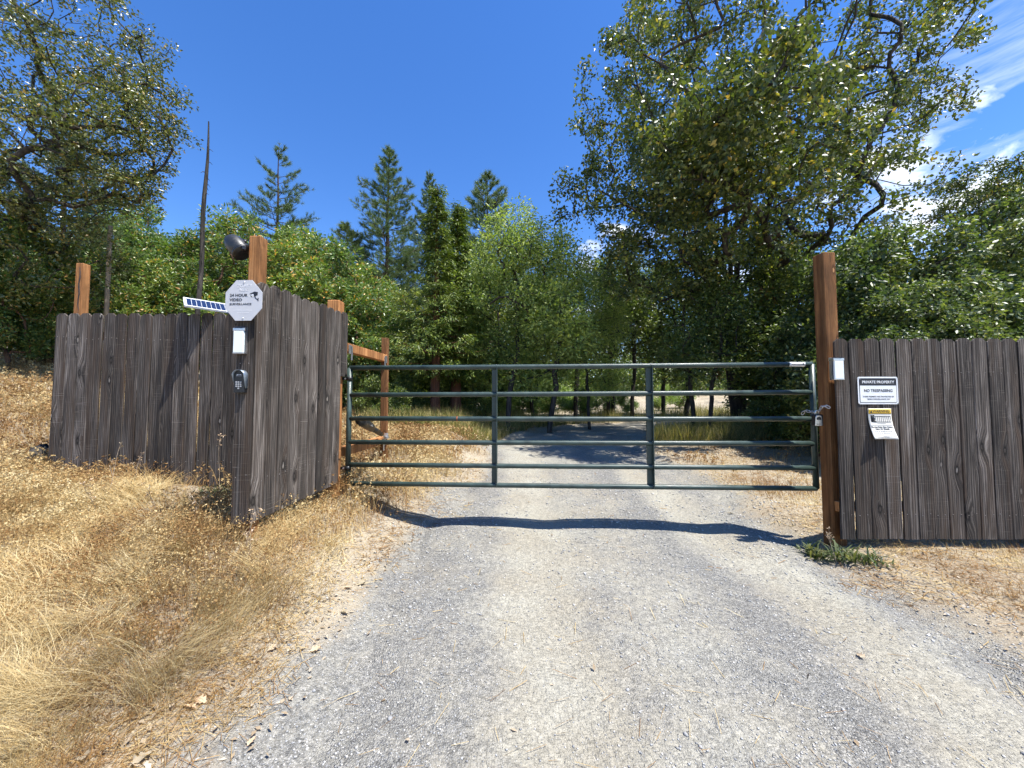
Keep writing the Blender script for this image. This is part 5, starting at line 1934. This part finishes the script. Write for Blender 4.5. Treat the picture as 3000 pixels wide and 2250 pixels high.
# the rest of the loose gravel as one mass
n = 85000
Y = np.exp(rr_.uniform(math.log(1.0), math.log(7.5), n))
X = rr_.uniform(-1.5, 1.5, n) * (Y + .2)
orr = off_road(X, Y)
wob = (vnoise(X, Y, .8, 51) - .5) * .9
u_ = X + wob
stripe = np.interp(u_, [-1.5, -1.0, -.3, .1, .45, .7, 1.2, 1.55, 1.9, 2.25, 2.6, 3.2], [.5, .9, .75, .10, .12, .6, .7, 1.0, .25, .35, 1.0, .6])
k = (orr < .25) & (rr_.random(n) < stripe * (.35 + .9 * vnoise(X, Y, 3.5, 52)))
X, Y = X[k], Y[k]
n = len(X)
Z = np.maximum(hgt(X, Y), np.where(off_road(X, Y) < .1, road_z(X, Y), -9))
sz = (.0027 + .0066 * rr_.random(n) ** 2.4) * np.clip(Y / 2.2, .85, 2.2)
oct_ = np.array([(1, 0, 0), (0, 1, 0), (-1, 0, 0), (0, -1, 0), (0, 0, .62), (0, 0, -.5)], float)
ang = rr_.uniform(0, 6.28, n)
ca, sa = np.cos(ang), np.sin(ang)
V = np.repeat(oct_[None], n, axis=0) * rr_.uniform(.6, 1.25, (n, 6, 1))
V = np.stack([V[..., 0] * ca[:, None] - V[..., 1] * sa[:, None], V[..., 0] * sa[:, None] + V[..., 1] * ca[:, None], V[..., 2]], -1)
V = V * sz[:, None, None] + np.stack([X, Y, Z + sz * .15], 1)[:, None, :]
of = np.array([(0, 1, 4), (1, 2, 4), (2, 3, 4), (3, 0, 4), (1, 0, 5), (2, 1, 5), (3, 2, 5), (0, 3, 5)])
F = (np.arange(n)[:, None, None] * 6 + of[None]).reshape(-1, 3)
gv = link('loose_gravel', mesh_np('loose_gravel', V.reshape(-1, 3), F, M_PEBBLE))
tag(gv, 'fine loose grey gravel scattered over the drive', 'gravel', kind='stuff')


# ------------------------------------------------------------------ weeds, stalks, stump
def weed(name, label, x_, y_, h_, n_, seed, m_=L_WEED, spread=.9):
    q_ = np.random.default_rng(seed)
    o = thing(name, label, 'weed', (x_, y_, H(x_, y_)), 0)
    V, F = [], []
    for k in range(n_):
        a_ = q_.uniform(0, 6.28)
        L_ = h_ * q_.uniform(.5, 1.1)
        el_ = q_.uniform(.45, 1.4)
        w_ = h_ * q_.uniform(.05, .09)
        d0 = np.array([math.cos(a_) * math.cos(el_), math.sin(a_) * math.cos(el_), math.sin(el_)])
        sd = np.array([-math.sin(a_), math.cos(a_), 0])
        b0 = np.array([q_.normal(0, .05), q_.normal(0, .05), -.01])
        p1 = b0 + d0 * L_ * .5
        p2 = b0 + d0 * L_ * .9 + np.array([math.cos(a_), math.sin(a_), -.5]) * L_ * .25
        i = len(V)
        V += [b0 - sd * w_ * .2, b0 + sd * w_ * .2, p1 + sd * w_ * .5, p1 - sd * w_ * .5, p2]
        F += [(i, i + 1, i + 2), (i, i + 2, i + 3), (i + 3, i + 2, i + 4)]
    link('foliage', mesh_np('foliage', np.array(V), np.array(F), m_), o)
    return o


for k, (px, Y_, h_, n_, lb) in enumerate(((640, 3.85, .17, 70, 'green weed clump under the plain fence by the wing'), (2372, 3.55, .22, 80, 'leafy green weed at the foot of the latch post'),
                                          (2462, 3.42, .20, 80, 'leafy green weed below the solar light fence board'), (2535, 3.30, .16, 70, 'greyish weed patch under the notice-bearing fence'),
                                          (600, 3.4, .12, 40, 'greyish weed in the bare earth before the plain fence'), (2270, 8.4, .4, 70, 'broad weed beside the fallen sticks under the oak'))):
    weed('weed_clump', lb, U(px, 1300, Y_)[0], Y_, h_, n_, 200 + k)
for k, (px, Y_, h_) in enumerate(((645, 3.7, .62), (315, 3.5, .50), (395, 3.9, .34), (720, 2.78, .34), (735, 2.75, .24), (560, 3.0, .26), (2436, 3.35, .24), (1040, 3.9, .30), (470, 3.3, .26), (300, 3.2, .3))):
    q_ = np.random.default_rng(230 + k)
    x_ = U(px, 1300, Y_)[0]
    o = thing('weed_stalk', 'thin pale dry weed stalk standing above the grass', 'weed', (x_, Y_, H(x_, Y_)), 0, 'dry weed stalks')
    wd = Wood()
    s_ = np.linspace(0, 1, 8)
    bend = q_.normal(0, .16)
    P_ = np.stack([bend * s_ ** 2 * h_ + .01 * np.sin(6 * s_), q_.normal(0, .05) * s_, s_ * h_], 1)
    wd.limb(P_, np.interp(s_, [0, 1], [.0028, .0014]), 4)
    heads = [P_[-1]]
    for j in range(4):
        i = q_.integers(3, 7)
        a_ = q_.uniform(0, 6.28)
        e_ = P_[i] + np.array([math.cos(a_) * .05, math.sin(a_) * .03, .07]) * q_.uniform(.6, 1.2)
        wd.limb(np.stack([P_[i], (P_[i] + e_) / 2 + [0, 0, -.008], e_]), [.0014, .0012, .0010], 3)
        heads.append(e_)
    link('stem', wd.mesh('stem', B_POLE), o)
    V, F = leaves(np.array(heads), 7, .010, .018, .009, q_, 0, .2, outward=1.0)
    link('seed_heads', mesh_np('seed_heads', V, F, L_DRYLEAF), o)

# weathered stump by the fence end, sticks under the oak
x_, z_ = U(118, 1300, 4.35)
st_ = thing('stump', 'dark broken stump at the end of the plain fence', 'stump', (x_, 4.35, H(x_, 4.35)), .4)
mb = MB()
ringn = 12
vs, fs = [], []
for zi, (zz, rr__) in enumerate(((-.1, .13), (.05, .11), (.16, .095), (.22, .085))):
    for k in range(ringn):
        a_ = 6.283 * k / ringn
        r__ = rr__ * (1 + .22 * math.sin(3 * a_ + 1) + random.uniform(-.08, .08))
        vs.append((r__ * math.cos(a_), r__ * math.sin(a_) * .8, zz + (random.uniform(-.05, .05) if zi == 3 else 0)))
for i in range(3):
    for k in range(ringn):
        j = (k + 1) % ringn
        fs.append((i * ringn + k, i * ringn + j, (i + 1) * ringn + j, (i + 1) * ringn + k))
fs.append(tuple(range(3 * ringn, 4 * ringn)))
mb.add(vs, fs)
mb.build('body', B_SNAG, st_, True)
MB().tube([(-.08, -.05, .02), (-.25, -.12, .06), (-.36, -.13, .02)], [.05, .035, .02], 7).build('root', B_SNAG, st_, True)
for k in range(9):
    q_ = np.random.default_rng(260 + k)
    xs_, ys_ = q_.uniform(5.0, 6.8), q_.uniform(8.2, 10.0)
    o = thing('fallen_stick', 'fallen grey stick on the shaded ground under the oak', 'stick', (xs_, ys_, H(xs_, ys_) + .03), q_.uniform(-.6, .6), 'fallen sticks under the oak')
    L_ = q_.uniform(.5, 1.3)
    MB().tube([(-L_ / 2, 0, 0), (-.1, .04, .05), (.2, -.03, .03), (L_ / 2, .05, .08)], [.02, .018, .014, .007], 6).build('stick', B_POLE if k % 2 else B_OAK, o, True)
